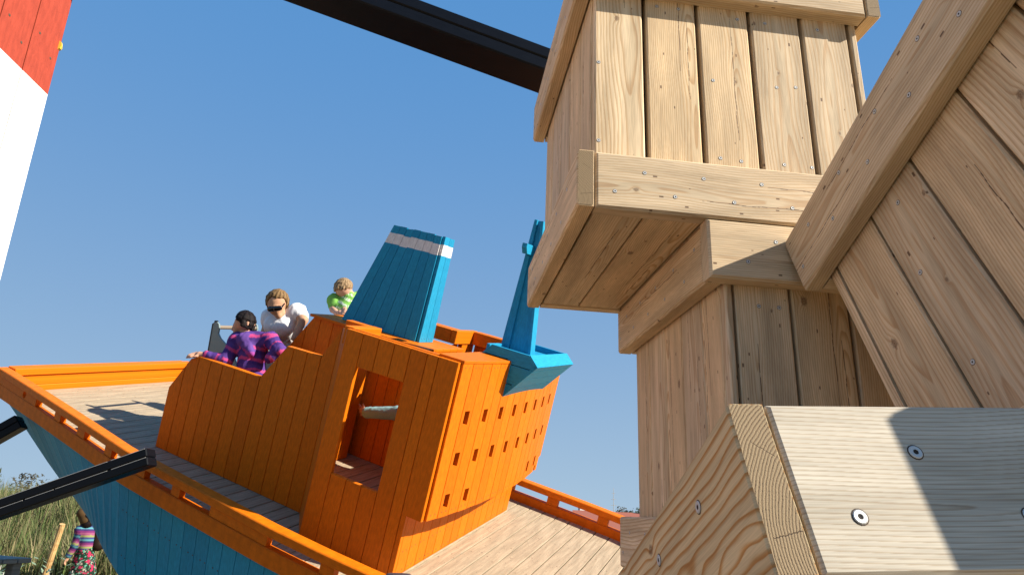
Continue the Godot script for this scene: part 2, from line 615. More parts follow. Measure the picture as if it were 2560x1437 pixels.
func plank(parent: Node, called: String, poly: PackedVector2Array, thick: float, bev: float, m: Material, xf: Transform3D, grain := 1, per := Vector2(1.0, 0.16)) -> MeshInstance3D:
	var lo := Vector2(1e9, 1e9)
	var hi := -lo
	for p in poly:
		lo = lo.min(p)
		hi = hi.max(p)
	var c := (lo + hi) * 0.5
	var q := PackedVector2Array()
	for p in poly:
		q.append(p - c)
	var half := (hi.y - lo.y if grain == 1 else hi.x - lo.x) * 0.5
	var room := maxf(0.0, 0.5 - half / per.x)
	var flip := Vector2(1.0 if rng.randf() < 0.5 else -1.0, 1.0 if rng.randf() < 0.5 else -1.0)
	var me := plate(q, thick, bev, grain, per * flip, Vector2(0.5 + rng.randf_range(-room, room), 0.5))
	return part(called, me, m, parent, xf * Transform3D(Basis.IDENTITY, Vector3(c.x, c.y, 0)))

# boards side by side over a wall outline; seams run along y at the given x positions
func board_wall(parent: Node, outline: PackedVector2Array, seams: Array, gap: float, thick: float, bev: float, mats: Array, xf: Transform3D, holes := [], across := false, per := Vector2(1.0, 0.16)):
	for i in seams.size() - 1:
		var s0: float = minf(seams[i], seams[i + 1]) + gap * 0.5
		var s1: float = maxf(seams[i], seams[i + 1]) - gap * 0.5
		var strip := rect(s0, -20, s1, 20) if not across else rect(-20, s0, 20, s1)
		var pieces: Array = Geometry2D.intersect_polygons(strip, outline)
		for h in holes:
			var next := []
			for pc in pieces:
				next.append_array(Geometry2D.clip_polygons(pc, h))
			pieces = next
		for pc in pieces:
			if absf(area2(pc)) < 0.0004:
				continue
			plank(parent, "plank", tidy(pc, maxf(bev * 2.5, 0.004)), thick, bev, pick(mats), xf, 0 if across else 1, per)

func even(a: float, b: float, step: float) -> Array:
	var n := maxi(1, int(round(absf(b - a) / step)))
	var o := []
	for i in n + 1:
		o.append(lerpf(a, b, float(i) / n))
	return o

func box_part(called: String, parent: Node, lo: Vector3, hi: Vector3, bev: float, m: Material) -> MeshInstance3D:
	return part(called, beam_mesh(hi - lo, bev, Vector2(1.0, 0.16), Vector2(rng.randf(), 0.3)), m, parent, Transform3D(Basis.IDENTITY, (lo + hi) * 0.5))

func dots(parent: Node, pts: Array, normal: Vector3, radius: float):
	var st := new_st()
	var u := normal.cross(Vector3(0.31, 0.52, 0.79)).normalized()
	var v := normal.cross(u)
	for p in pts:
		for k in 6:
			var a := TAU * k / 6.0
			var b := TAU * (k + 1) / 6.0
			tri(st, p + normal * 0.0016, p + (u * cos(a) + v * sin(a)) * radius + normal * 0.0006, p + (u * cos(b) + v * sin(b)) * radius + normal * 0.0006)
	var o := part("screw_heads", st.commit(), M.stain, parent)
	o.set_meta("kind", "stuff")

func front_arc(z: float) -> float:
	return 0.14 + 0.105 * (1.0 - pow((z + 1.19) / 1.19, 2.0))

func build_ship():
	var ship := thing("play_ship", "tilted wooden play ship with orange deckhouse, blue funnel and blue hull", "play ship", ship_frame)
	var face_x := Basis(Vector3(0, 0, -1), Vector3(0, 1, 0), Vector3(1, 0, 0))
	var flat := Basis(Vector3(1, 0, 0), Vector3(0, 0, -1), Vector3(0, 1, 0))
	# deck boards
	var deck := holder("deck", ship)
	var x := -4.79
	while x < 2.2:
		var x1 := x + 0.145
		var poly := PackedVector2Array([Vector2(x + 0.004, -(rail_near(x) - 0.075)), Vector2(x1 - 0.005, -(rail_near(x1) - 0.075)), Vector2(x1 - 0.005, -(rail_far(x1) + 0.075)), Vector2(x + 0.004, -(rail_far(x) + 0.075))])
		plank(deck, "deck_board", poly, 0.032, 0.003, pick(M.deck), Transform3D(flat, Vector3(0, 0, 0)), 1, Vector2(3.0, 0.16))
		x = x1
	# hull planking, near side and far side
	for side in 2:
		var hull := holder("hull_side", ship)
		x = -4.85
		while x < 2.3:
			var x1 := x + 0.145
			var c := []
			var g := 0.0022
			for q in [[x + g, 0], [x1 - g, 0], [x1 - g, 1], [x + g, 1]]:
				var xx: float = q[0]
				var lean := lerp_table(HULL_X, HULL_LEAN, xx)
				var y: float = hull_floor(xx) if q[1] == 0 else -0.03
				var z: float
				if side == 0:
					z = rail_near(xx) - 0.062 + lean * y
				else:
					z = rail_far(xx) + 0.062 - lean * y
				c.append(Vector3(xx, y, z))
			var inward := Vector3(0, 0, -0.028 if side == 0 else 0.028)
			var p := c.duplicate()
			for q in c:
				p.append(q + inward)
			if side == 1:
				p = [c[1], c[0], c[3], c[2], c[1] + inward, c[0] + inward, c[3] + inward, c[2] + inward]
			part("hull_plank", hexa(p, Vector2(1.0, 0.16), Vector2(rng.randf(), rng.randf())), pick(M.hull), hull)
			x = x1
		if side == 0:
			var pts := []
			x = -2.5
			while x < 0.2:
				for k in [0.045, 0.1]:
					for y in [-0.30, -0.72]:
						var xx: float = x + k
						pts.append(Vector3(xx, y, rail_near(xx) - 0.062 + lerp_table(HULL_X, HULL_LEAN, xx) * y))
				x += 0.145
			dots(hull, pts, Vector3(0, -0.15, 1).normalized(), 0.0065)
		# sheet added close behind the planks to stop light leaking through the gaps
		var ls := new_st()
		x = -4.80
		while x < 2.28:
			var c := []
			for q in [[x, 0], [x + 0.1, 0], [x + 0.1, 1], [x, 1]]:
				var lean := lerp_table(HULL_X, HULL_LEAN, q[0])
				var y: float = hull_floor(q[0]) + 0.006 if q[1] == 0 else -0.034
				c.append(Vector3(q[0], y, rail_near(q[0]) - 0.095 + lean * y if side == 0 else rail_far(q[0]) + 0.095 - lean * y))
			quad(ls, c[0], c[1], c[2], c[3], Vector2(0, 0), Vector2(0, 0.6), Vector2(1, 0.6), Vector2(1, 0))
			quad(ls, c[3], c[2], c[1], c[0], Vector2(0, 0), Vector2(0, 0.6), Vector2(1, 0.6), Vector2(1, 0))
			x += 0.1
		part("added_lining", ls.commit(), M.hull[1], hull)
	# stern, bow and bottom close the hull
	var st := new_st()
	var prev: Array = []
	x = -4.82
	while x <= 2.31:
		var lean := lerp_table(HULL_X, HULL_LEAN, x)
		var y := hull_floor(x) + 0.004
		var a := Vector3(x, y, rail_near(x) - 0.075 + lean * y)
		var b := Vector3(x, y, rail_far(x) + 0.075 - lean * y)
		if prev.size() > 0:
			quad(st, prev[0], prev[1], b, a, Vector2(0, 0), Vector2(0, 9), Vector2(0.2, 9), Vector2(0.2, 0))
			quad(st, a, b, prev[1], prev[0], Vector2(0, 0), Vector2(0, 9), Vector2(0.2, 9), Vector2(0.2, 0))
		prev = [a, b]
		x += 0.089
	part("hull_bottom", st.commit(), M.hull[0], ship)
	var zb0 := rail_near(2.3)
	var zb1 := rail_far(2.3)
	var bow := holder("bow", ship)
	board_wall(bow, rect(-zb0 + 0.06, -0.95, -zb1 - 0.06, -0.03), even(-zb0 + 0.06, -zb1 - 0.06, 0.145), 0.004, 0.03, 0.003, M.hull, Transform3D(face_x, Vector3(2.335, 0, 0)))
	# railings
	for side in 2:
		var rail := holder("railing", ship)
		var pts := []
		var sides := []
		x = -4.885
		while x < 2.34:
			pts.append(Vector3(x, 0, rail_near(x) if side == 0 else rail_far(x)))
			sides.append(Vector3(0, 0, 1 if side == 0 else -1))
			x += 0.1205
		part("top_rail", rail_sweep(pts, sides, 0.170, 0.238, -0.10, 0.0, 0.007), M.orange[0], rail)
		part("bottom_rail", rail_sweep(pts, sides, -0.045, 0.088, -0.085, -0.014, 0.006), M.orange[1], rail)
		var posts := [[-4.88, -4.06], [-3.68, -3.57], [-3.25, -3.12], [-2.76, -2.65], [-2.28, -2.17], [-1.83, -1.735], [-1.385, -0.79], [-0.31, -0.195], [0.26, 0.38], [0.83, 0.95], [1.40, 1.52], [1.96, 2.32]]
		if side == 1:
			posts = [[-4.88, -4.10], [-3.68, -3.57], [-3.20, -3.09], [-2.72, -2.61], [-2.24, -2.13], [-1.76, -1.65], [-1.28, -1.17], [-0.80, -0.69], [-0.23, -0.12], [0.276, 0.396], [0.845, 0.957], [1.40, 1.52], [1.96, 2.32]]
		for p in posts:
			var run := []
			var rs := []
			for k in 5:
				var xx: float = lerpf(p[0], p[1], k / 4.0)
				run.append(Vector3(xx, 0, rail_near(xx) if side == 0 else rail_far(xx)))
				rs.append(Vector3(0, 0, 1 if side == 0 else -1))
			if p[0] < -4.8:
				# the solid end panel has a round hole through it
				var z0: float = run[0].z
				var z1: float = run[4].z
				var dir := Vector3(p[1] - p[0], 0, z1 - z0)
				var l := dir.length()
				dir = dir / l
				var hx := l * 0.71
				var left := PackedVector2Array([Vector2(0, 0.089), Vector2(hx, 0.089)])
				var right := PackedVector2Array([Vector2(hx, 0.169)])
				var lo := PackedVector2Array([Vector2(0, 0.089)])
				for k in 9:
					var t := -PI / 2 - PI * k / 8.0
					left.append(Vector2(hx + cos(t) * 0.034, 0.129 + sin(t) * 0.034))
				left.append(Vector2(hx, 0.169))
				left.append(Vector2(0, 0.169))
				for k in 9:
					var t := PI / 2 - PI * k / 8.0
					right.append(Vector2(hx + cos(t) * 0.034, 0.129 + sin(t) * 0.034))
				right.append(Vector2(hx, 0.089))
				right.append(Vector2(l, 0.089))
				right.append(Vector2(l, 0.169))
				var nrm := dir.cross(Vector3.UP)
				var sh := 0.022 if side == 0 else -0.088
				var pst := new_st()
				plate_into(pst, left, 0.06, 0.0)
				plate_into(pst, right, 0.06, 0.0)
				part("end_panel", pst.commit(), M.orange[1], rail, Transform3D(Basis(dir, Vector3.UP, nrm), run[0] - Vector3(0, 0, sh)))
			else:
				part("post", rail_sweep(run, rs, 0.0885, 0.1695, -0.082, -0.022, 0.004), M.orange[1] if p[1] - p[0] < 0.4 else M.orange[0], rail)
	var stern := holder("stern_rail", ship)
	box_part("top_rail", stern, Vector3(-4.90, 0.172, -2.20), Vector3(-4.775, 0.246, -0.10), 0.007, M.orange[2])
	box_part("panel", stern, Vector3(-4.87, 0.062, -2.22), Vector3(-4.80, 0.171, -0.09), 0.004, M.orange[2])
	box_part("bottom_rail", stern, Vector3(-4.88, -0.04, -2.22), Vector3(-4.788, 0.061, -0.09), 0.006, M.orange[2])
	# near wall of the deckhouse: flush front section with the window opening, set-back section, slanted joint
	var near_wall := holder("near_wall", ship)
	var id := Transform3D.IDENTITY
	board_wall(near_wall, PackedVector2Array([Vector2(-0.872, 0.003), Vector2(0.0, 0.003), Vector2(0.0, 0.486), Vector2(0.128, 0.486), Vector2(0.128, 1.662), Vector2(-0.872, 1.662)]), [-0.872, -0.713, -0.566, -0.425, -0.281, -0.137, -0.043, 0.128], 0.0045, 0.034, 0.003, M.orange, id, [rect(-0.7135, 0.565, -0.2805, 1.402)])
	board_wall(near_wall, PackedVector2Array([Vector2(-2.931, 0.003), Vector2(-1.16, 0.003), Vector2(-1.16, 1.60), Vector2(-1.307, 1.318), Vector2(-1.677, 1.306), Vector2(-1.893, 0.970), Vector2(-2.640, 0.952), Vector2(-2.735, 0.905), Vector2(-2.931, 0.572)]), even(-2.931, -1.16, 0.1465), 0.0045, 0.055, 0.003, M.orange, Transform3D(Basis.IDENTITY, Vector3(0, 0, -0.34)))
	var sd := Vector3(0.29, 0, 0.34).normalized()
	var swf := Transform3D(Basis(sd, Vector3.UP, sd.cross(Vector3.UP)), Vector3(-1.1635, 0, -0.346))
	board_wall(near_wall, PackedVector2Array([Vector2(0, 0.003), Vector2(0.452, 0.003), Vector2(0.452, 1.655), Vector2(0.0, 1.60)]), [0.0, 0.15, 0.30, 0.452], 0.003, 0.03, 0.0, M.orange, swf)
	# far wall mirrors it
	var far_wall := holder("far_wall", ship)
	board_wall(far_wall, rect(-0.87, 0.44, 0.128, 1.525), even(-0.87, 0.128, 0.145), 0.005, 0.05, 0.003, M.orange, Transform3D(Basis.IDENTITY, Vector3(0, 0, -2.33)))
	board_wall(far_wall, rect(-0.87, 0.003, -0.036, 0.436), even(-0.87, -0.036, 0.139), 0.005, 0.04, 0.003, M.orange, Transform3D(Basis.IDENTITY, Vector3(0, 0, -2.11)))
	board_wall(far_wall, PackedVector2Array([Vector2(-2.60, 0.003), Vector2(-0.93, 0.003), Vector2(-0.93, 1.52), Vector2(-1.30, 1.30), Vector2(-1.45, 0.99), Vector2(-2.5, 0.975), Vector2(-2.6, 0.80)]), even(-2.60, -0.93, 0.145), 0.005, 0.05, 0.003, M.orange, Transform3D(Basis.IDENTITY, Vector3(0, 0, -2.0)))
	board_wall(far_wall, rect(2.05, 0.44, 2.33, 1.52), [2.05, 2.19, 2.33], 0.005, 0.05, 0.003, M.orange, Transform3D(face_x, Vector3(-0.88, 0, 0)))
	# curved front wall with its small square windows
	var front := holder("front_wall", ship)
	board_wall(front, PackedVector2Array([Vector2(0.036, 0.003), Vector2(2.15, 0.003), Vector2(2.15, 0.36), Vector2(2.30, 0.484), Vector2(0.036, 0.484)]), even(0.036, 2.30, 0.141), 0.0045, 0.034, 0.003, M.orange, Transform3D(face_x, Vector3(0, 0, 0)))
	var pts := []
	for i in 18:
		var z0 := -0.036 - i * (2.344 / 18.0)
		var z1 := -0.036 - (i + 1) * (2.344 / 18.0)
		var a := Vector3(front_arc(z0), 0, z0)
		var b := Vector3(front_arc(z1), 0, z1)
		var d := (b - a).normalized()
		var l := (b - a).length()
		var xf := Transform3D(Basis(d, Vector3.UP, d.cross(Vector3.UP)), a)
		var y0 := 0.489
		if i >= 16:
			y0 = 0.489 + (i - 15) * 0.055
		var bst := new_st()
		var per := Vector2(1.0, 0.16)
		var off := Vector2(rng.randf(), rng.randf())
		if i % 2 == 1 and i < 16:
			var rows := [1.300, 0.982, 0.664] if i in [1, 3, 13, 15] else [1.300, 0.982]
			var c := l * 0.5
			var w := 0.031
			plate_into(bst, rect(0.0022, y0, c - w, 1.662), 0.034, 0.0, 1, per, off)
			plate_into(bst, rect(c + w, y0, l - 0.0022, 1.662), 0.034, 0.0, 1, per, off)
			var top := 1.662
			for r in rows:
				plate_into(bst, rect(c - w, r, c + w, top), 0.034, 0.0, 1, per, off)
				top = r - 0.105
			plate_into(bst, rect(c - w, y0, c + w, top), 0.034, 0.0, 1, per, off)
		else:
			plate_into(bst, rect(0.0022, y0, l - 0.0022, 1.662), 0.034, 0.003, 1, per, off)
		part("plank", bst.commit(), pick(M.orange), front, xf)
		for k in [0.3, 0.7]:
			for y in [1.630, 0.53 if i < 16 else 0.64]:
				pts.append(a.lerp(b, k) + Vector3(0, y, 0))
			pts.append(Vector3(0, 0.05, a.lerp(b, k).z) if -a.lerp(b, k).z < 2.12 else a + Vector3(0, 1.5, 0))
			pts.append(Vector3(0, 0.20, a.lerp(b, k).z) if -a.lerp(b, k).z < 2.12 else a + Vector3(0, 1.5, 0))
	dots(front, pts, Vector3(1, 0, 0), 0.0055)
	var sof := PackedVector2Array([Vector2(0.0, -0.04)])
	var cap := PackedVector2Array()
	for k in 13:
		var z := -0.036 - 2.34 * k / 12.0
		sof.append(Vector2(front_arc(z) - 0.036, z))
		cap.append(Vector2(front_arc(z) + 0.004, -z))
	sof.append(Vector2(0.0, -2.30))
	part("soffit", plate(sof, 0.02, 0.0, 1), M.orange[1], front, Transform3D(Basis(Vector3(1, 0, 0), Vector3(0, 0, 1), Vector3(0, -1, 0)), Vector3(0, 0.490, 0)))
	cap.append(Vector2(-0.06, 2.376))
	cap.append(Vector2(-0.06, 0.036))
	part("roof_cap", plate(cap, 0.02, 0.003, 1), M.orange[1], front, Transform3D(flat, Vector3(0, 1.683, 0)))
	part("skirting", beam_mesh(Vector3(2.10, 0.018, 0.014), 0.003), M.deck[0], front, Transform3D(face_x, Vector3(0.0085, 0.0105, -1.09)))
	# parapet band round the roof opening
	var par := holder("parapet", ship)
	box_part("band", par, Vector3(-1.15, 1.53, -0.432), Vector3(-0.935, 1.672, -0.343), 0.005, M.orange[0])
	box_part("band", par, Vector3(-0.930, 1.53, -0.432), Vector3(-0.842, 1.674, -0.046), 0.005, M.orange[2])
	box_part("band", par, Vector3(-0.838, 1.60, -0.075), Vector3(-0.062, 1.671, -0.038), 0.005, M.orange[0])
	box_part("band", par, Vector3(-2.0, 1.528, -2.05), Vector3(-0.935, 1.668, -1.845), 0.005, M.orange[1])
	box_part("band", par, Vector3(-0.930, 1.528, -2.33), Vector3(-0.865, 1.670, -1.84), 0.005, M.orange[2])
	box_part("band", par, Vector3(-0.861, 1.528, -2.38), Vector3(-0.062, 1.668, -2.225), 0.005, M.orange[1])
	# inner walls, roof slab over the gangway and the partition
	var inner := holder("inner_wall", ship)
	var cpoly := PackedVector2Array([Vector2(-1.42, 1.33), Vector2(-0.62, 1.33), Vector2(-0.62, 1.528), Vector2(-1.90, 1.528), Vector2(-2.32, 0.87), Vector2(-2.56, 0.50), Vector2(-2.56, 0.003), Vector2(-1.83, 0.003), Vector2(-1.83, 1.12), Vector2(-1.42, 1.12)])
	board_wall(inner, cpoly, even(-2.56, -0.62, 0.146), 0.0045, 0.034, 0.003, M.orange, Transform3D(Basis.IDENTITY, Vector3(0, 0, -0.874)))
	board_wall(inner, cpoly, even(-2.56, -0.62, 0.146), 0.0045, 0.034, 0.003, M.orange, Transform3D(Basis.IDENTITY, Vector3(0, 0, -1.478)))
	board_wall(inner, rect(0.91, 0.003, 1.86, 1.325), even(0.91, 1.86, 0.135), 0.0045, 0.034, 0.003, M.orange, Transform3D(face_x, Vector3(-1.83, 0, 0)))
	var slab := holder("roof", ship)
	board_wall(slab, rect(-1.93, 0.845, -0.60, 1.54), even(0.845, 1.54, 0.139), 0.003, 0.025, 0.003, M.orange, Transform3D(flat, Vector3(0, 1.555, 0)), [], true)
	board_wall(slab, rect(0.85, 1.33, 1.535, 1.526), even(0.85, 1.535, 0.137), 0.003, 0.03, 0.003, M.orange, Transform3D(face_x, Vector3(-0.605, 0, 0)))
	box_part("step", ship, Vector3(-2.55, 0.004, -1.96), Vector3(-1.92, 0.50, -1.53), 0.004, M.deck[1])
	build_funnel(ship)
	build_pulpit(ship)
	# grab frame at the head of the slide: two panels and a bar
	var grab := holder("grab_frame", ship)
	var panel := PackedVector2Array([Vector2(-3.10, 0.30), Vector2(-2.70, 0.30), Vector2(-2.70, 0.80), Vector2(-2.80, 0.92), Vector2(-2.92, 0.99), Vector2(-3.01, 1.03), Vector2(-3.055, 1.07), Vector2(-3.058, 1.13), Vector2(-3.075, 1.165), Vector2(-3.105, 1.178), Vector2(-3.135, 1.17), Vector2(-3.150, 1.145), Vector2(-3.128, 0.88)])
	var gm := plain(lin(0.20, 0.26, 0.26), 0.3)
	var ge := plain(lin(0.012, 0.014, 0.018), 0.4)
	for z in [-0.90, -1.43]:
		part("side_panel", plate(panel, 0.018, 0.002), gm, grab, Transform3D(Basis.IDENTITY, Vector3(0, 0, z)))
		part("edging", tube([Vector3(-3.112, 0.36, z - 0.009), Vector3(-3.134, 0.88, z - 0.009), Vector3(-3.154, 1.145, z - 0.009), Vector3(-3.137, 1.176, z - 0.009), Vector3(-3.105, 1.184, z - 0.009)], [0.013, 0.013, 0.013, 0.012, 0.010], 8), ge, grab)
	part("grab_bar", tube([Vector3(-3.085, 1.128, -0.92), Vector3(-3.085, 1.128, -1.43)], [0.021, 0.021], 12), plain(lin(0.28, 0.22, 0.16), 0.4, 0.3), grab)

func build_funnel(ship: Node):
	var funnel := holder("funnel", ship)
	var yb := 1.558
	var yt := 2.556
	# each face: base from, base to, top from, top to, boards, face normal side
	var bA := Vector3(-1.717, yb, -1.05)
	var bB := Vector3(-0.872, yb, -1.05)
	var tA := Vector3(-1.405, yt, -1.085)
	var tB := Vector3(-0.868, yt, -1.085)
	var bC := Vector3(-0.838, yb, -1.066)
	var bD := Vector3(-0.838, yb, -1.325)
	var tC := Vector3(-0.838, yt, -1.10)
	var tD := Vector3(-0.838, yt, -1.285)
	var bE := Vector3(-0.872, yb, -1.34)
	var bF := Vector3(-1.717, yb, -1.34)
	var tE := Vector3(-0.868, yt, -1.30)
	var tF := Vector3(-1.405, yt, -1.30)
	var bG := Vector3(-1.712, yb, -1.31)
	var bH := Vector3(-1.712, yb, -1.08)
	var tG := Vector3(-1.40, yt, -1.28)
	var tH := Vector3(-1.40, yt, -1.11)
	for f in [[bA, bB, tA, tB, 7], [bC, bD, tC, tD, 2], [bE, bF, tE, tF, 7], [bG, bH, tG, tH, 2]]:
		var n: int = f[4]
		for i in n:
			var g := 0.018
			var u0: float = (i + g) / n
			var u1: float = (i + 1 - g) / n
			var rise := rng.randf_range(-0.008, 0.008)
			var b0: Vector3 = f[0].lerp(f[1], u0)
			var b1: Vector3 = f[0].lerp(f[1], u1)
			var t0: Vector3 = f[2].lerp(f[3], u0) + Vector3(0, rise, 0)
			var t1: Vector3 = f[2].lerp(f[3], u1) + Vector3(0, rise, 0)
			var nrm: Vector3 = (b1 - b0).cross(t0 - b0).normalized()
			var me := ArrayMesh.new()
			var cuts := [0.0, 0.822, 0.924, 1.0]
			for k in 3:
				var c: Array = [b0.lerp(t0, cuts[k]), b1.lerp(t1, cuts[k]), b1.lerp(t1, cuts[k + 1]), b0.lerp(t0, cuts[k + 1])]
				for q in 4:
					c.append(c[q] - nrm * 0.028)
				var seg := hexa(c, Vector2(1.0, 0.16), Vector2(rng.randf(), 0.1))
				me.add_surface_from_arrays(Mesh.PRIMITIVE_TRIANGLES, seg.surface_get_arrays(0))
				me.surface_set_material(k, M.white if k == 1 else M.blue[i % 2])
			part("plank", me, null, funnel)
		if f[4] == 2:
			var pts := []
			for i in 2:
				for e in [0.3, 0.7]:
					pts.append(f[0].lerp(f[1], (i + e) / 2.0) + Vector3(0, 0.03, 0))
			if f[0] == bC:
				dots(funnel, pts, Vector3(1, 0, 0), 0.005)

func build_pulpit(ship: Node):
	# the blue lookout box that hangs over the front wall
	var box := holder("lookout", ship)
	for z in [-0.715, -1.628]:
		var poly := PackedVector2Array([Vector2(0.20, 1.372), Vector2(0.212, 1.372), Vector2(0.452, 1.690), Vector2(0.366, 1.768), Vector2(0.032, 1.772), Vector2(-0.036, 1.690), Vector2(0.20, 1.690)])
		board_wall(box, poly, [1.37, 1.50, 1.656, 1.775], 0.005, 0.030, 0.003, M.blue, Transform3D(Basis.IDENTITY, Vector3(0, 0, z)), [], true)
	var a := Vector3(0.216, 1.372, 0)
	var b := Vector3(0.462, 1.692, 0)
	var c := Vector3(0.376, 1.772, 0)
	var rows := [[a, a.lerp(b, 0.34)], [a.lerp(b, 0.34), a.lerp(b, 0.60)], [a.lerp(b, 0.60), a.lerp(b, 0.86)], [a.lerp(b, 0.86), b], [b, c]]
	for r in rows:
		var d: Vector3 = (r[1] - r[0]).normalized()
		var nrm := Vector3(d.y, -d.x, 0)
		var lo: Vector3 = r[0] + d * 0.003
		var hi: Vector3 = r[1] - d * 0.001
		var z0 := Vector3(0, 0, -0.713)
		var z1 := Vector3(0, 0, -1.665)
		var p: Array = [lo + z0, lo + z1, hi + z1, hi + z0]
		for k in 4:
			p.append(p[k] - nrm * 0.028)
		part("plank", hexa(p, Vector2(0.16, 1.0), Vector2(rng.randf(), rng.randf())), pick(M.blue), box)
	part("floor", plate(rect(0.0, 0.75, 0.40, 1.625), 0.02, 0.0), M.blue[1], box, Transform3D(Basis(Vector3(1, 0, 0), Vector3(0, 0, -1), Vector3(0, 1, 0)), Vector3(0, 1.715, 0)))
	box_part("back_board", box, Vector3(-0.03, 1.686, -1.63), Vector3(0.0, 1.765, -0.75), 0.003, M.blue[0])
	# mast: tapered web, flange along the leading edge, rib at the back, crosstree
	var mast := holder("mast", ship)
	var web := PackedVector2Array([Vector2(0.02, 1.716), Vector2(0.232, 1.716), Vector2(0.062, 2.870), Vector2(0.012, 2.870)])
	part("web", plate(web, 0.034, 0.002), M.blue[0], mast, Transform3D(Basis.IDENTITY, Vector3(0, 0, -1.10)))
	var rib := PackedVector2Array([Vector2(-0.042, 1.716), Vector2(0.035, 1.716), Vector2(0.020, 2.872), Vector2(-0.008, 2.872)])
	part("rib", plate(rib, 0.075, 0.003), M.blue[1], mast, Transform3D(Basis.IDENTITY, Vector3(0, 0, -1.07)))
	var fd := Vector3(-0.170, 1.154, 0).normalized()
	var fx := Transform3D(Basis(Vector3(0, 0, -1), fd, Vector3(0, 0, -1).cross(fd)), Vector3(0.250, 1.716, -1.117))
	part("flange", plate(rect(-0.052, 0.0, 0.052, 1.166), 0.026, 0.002), M.blue[0], mast, fx)
	var cross := PackedVector2Array([Vector2(-0.20, 0.0), Vector2(-0.16, -0.05), Vector2(0.16, -0.05), Vector2(0.20, 0.0), Vector2(0.20, 0.035), Vector2(-0.20, 0.035)])
	part("crosstree", plate(cross, 0.045, 0.003), M.blue[0], mast, Transform3D(Basis(Vector3(0, 0, -1), Vector3.UP, Vector3(1, 0, 0)), Vector3(0.045, 2.610, -1.117)))

# ---------- stacked timber crates ----------
func screw_meshes():
	# countersunk screw: dark rim of the hole, bright head, dark drive recess
	for k in 2:
		var seg := 14 if k == 0 else 8
		var me := ArrayMesh.new()
		var rim := lathe([[0.0078, 0.0002], [0.0066, 0.0006]], seg)
		var head := lathe([[0.0066, 0.0006], [0.0058, 0.0014], [0.0026, 0.0012]], seg)
		var drive := lathe([[0.0026, 0.0012], [0.0, 0.0006]], 6)
		for s in [[rim, M.stain], [head, M.steel], [drive, M.hole]]:
			me.add_surface_from_arrays(Mesh.PRIMITIVE_TRIANGLES, s[0].surface_get_arrays(0))
			me.surface_set_material(me.get_surface_count() - 1, s[1])
		M["screw_%d" % k] = me

func screw(parent: Node, at: Vector3, nrm: Vector3, fine := false):
	var u := nrm.cross(Vector3(0.2, 0.9, 0.3)).normalized()
	var b := Basis(u, nrm.cross(u), nrm).rotated(nrm, rng.randf() * TAU)
	part("screw", M.screw_0 if fine else M.screw_1, null, parent, Transform3D(b.scaled_local(Vector3.ONE * (0.92 if fine else 0.72)), at))

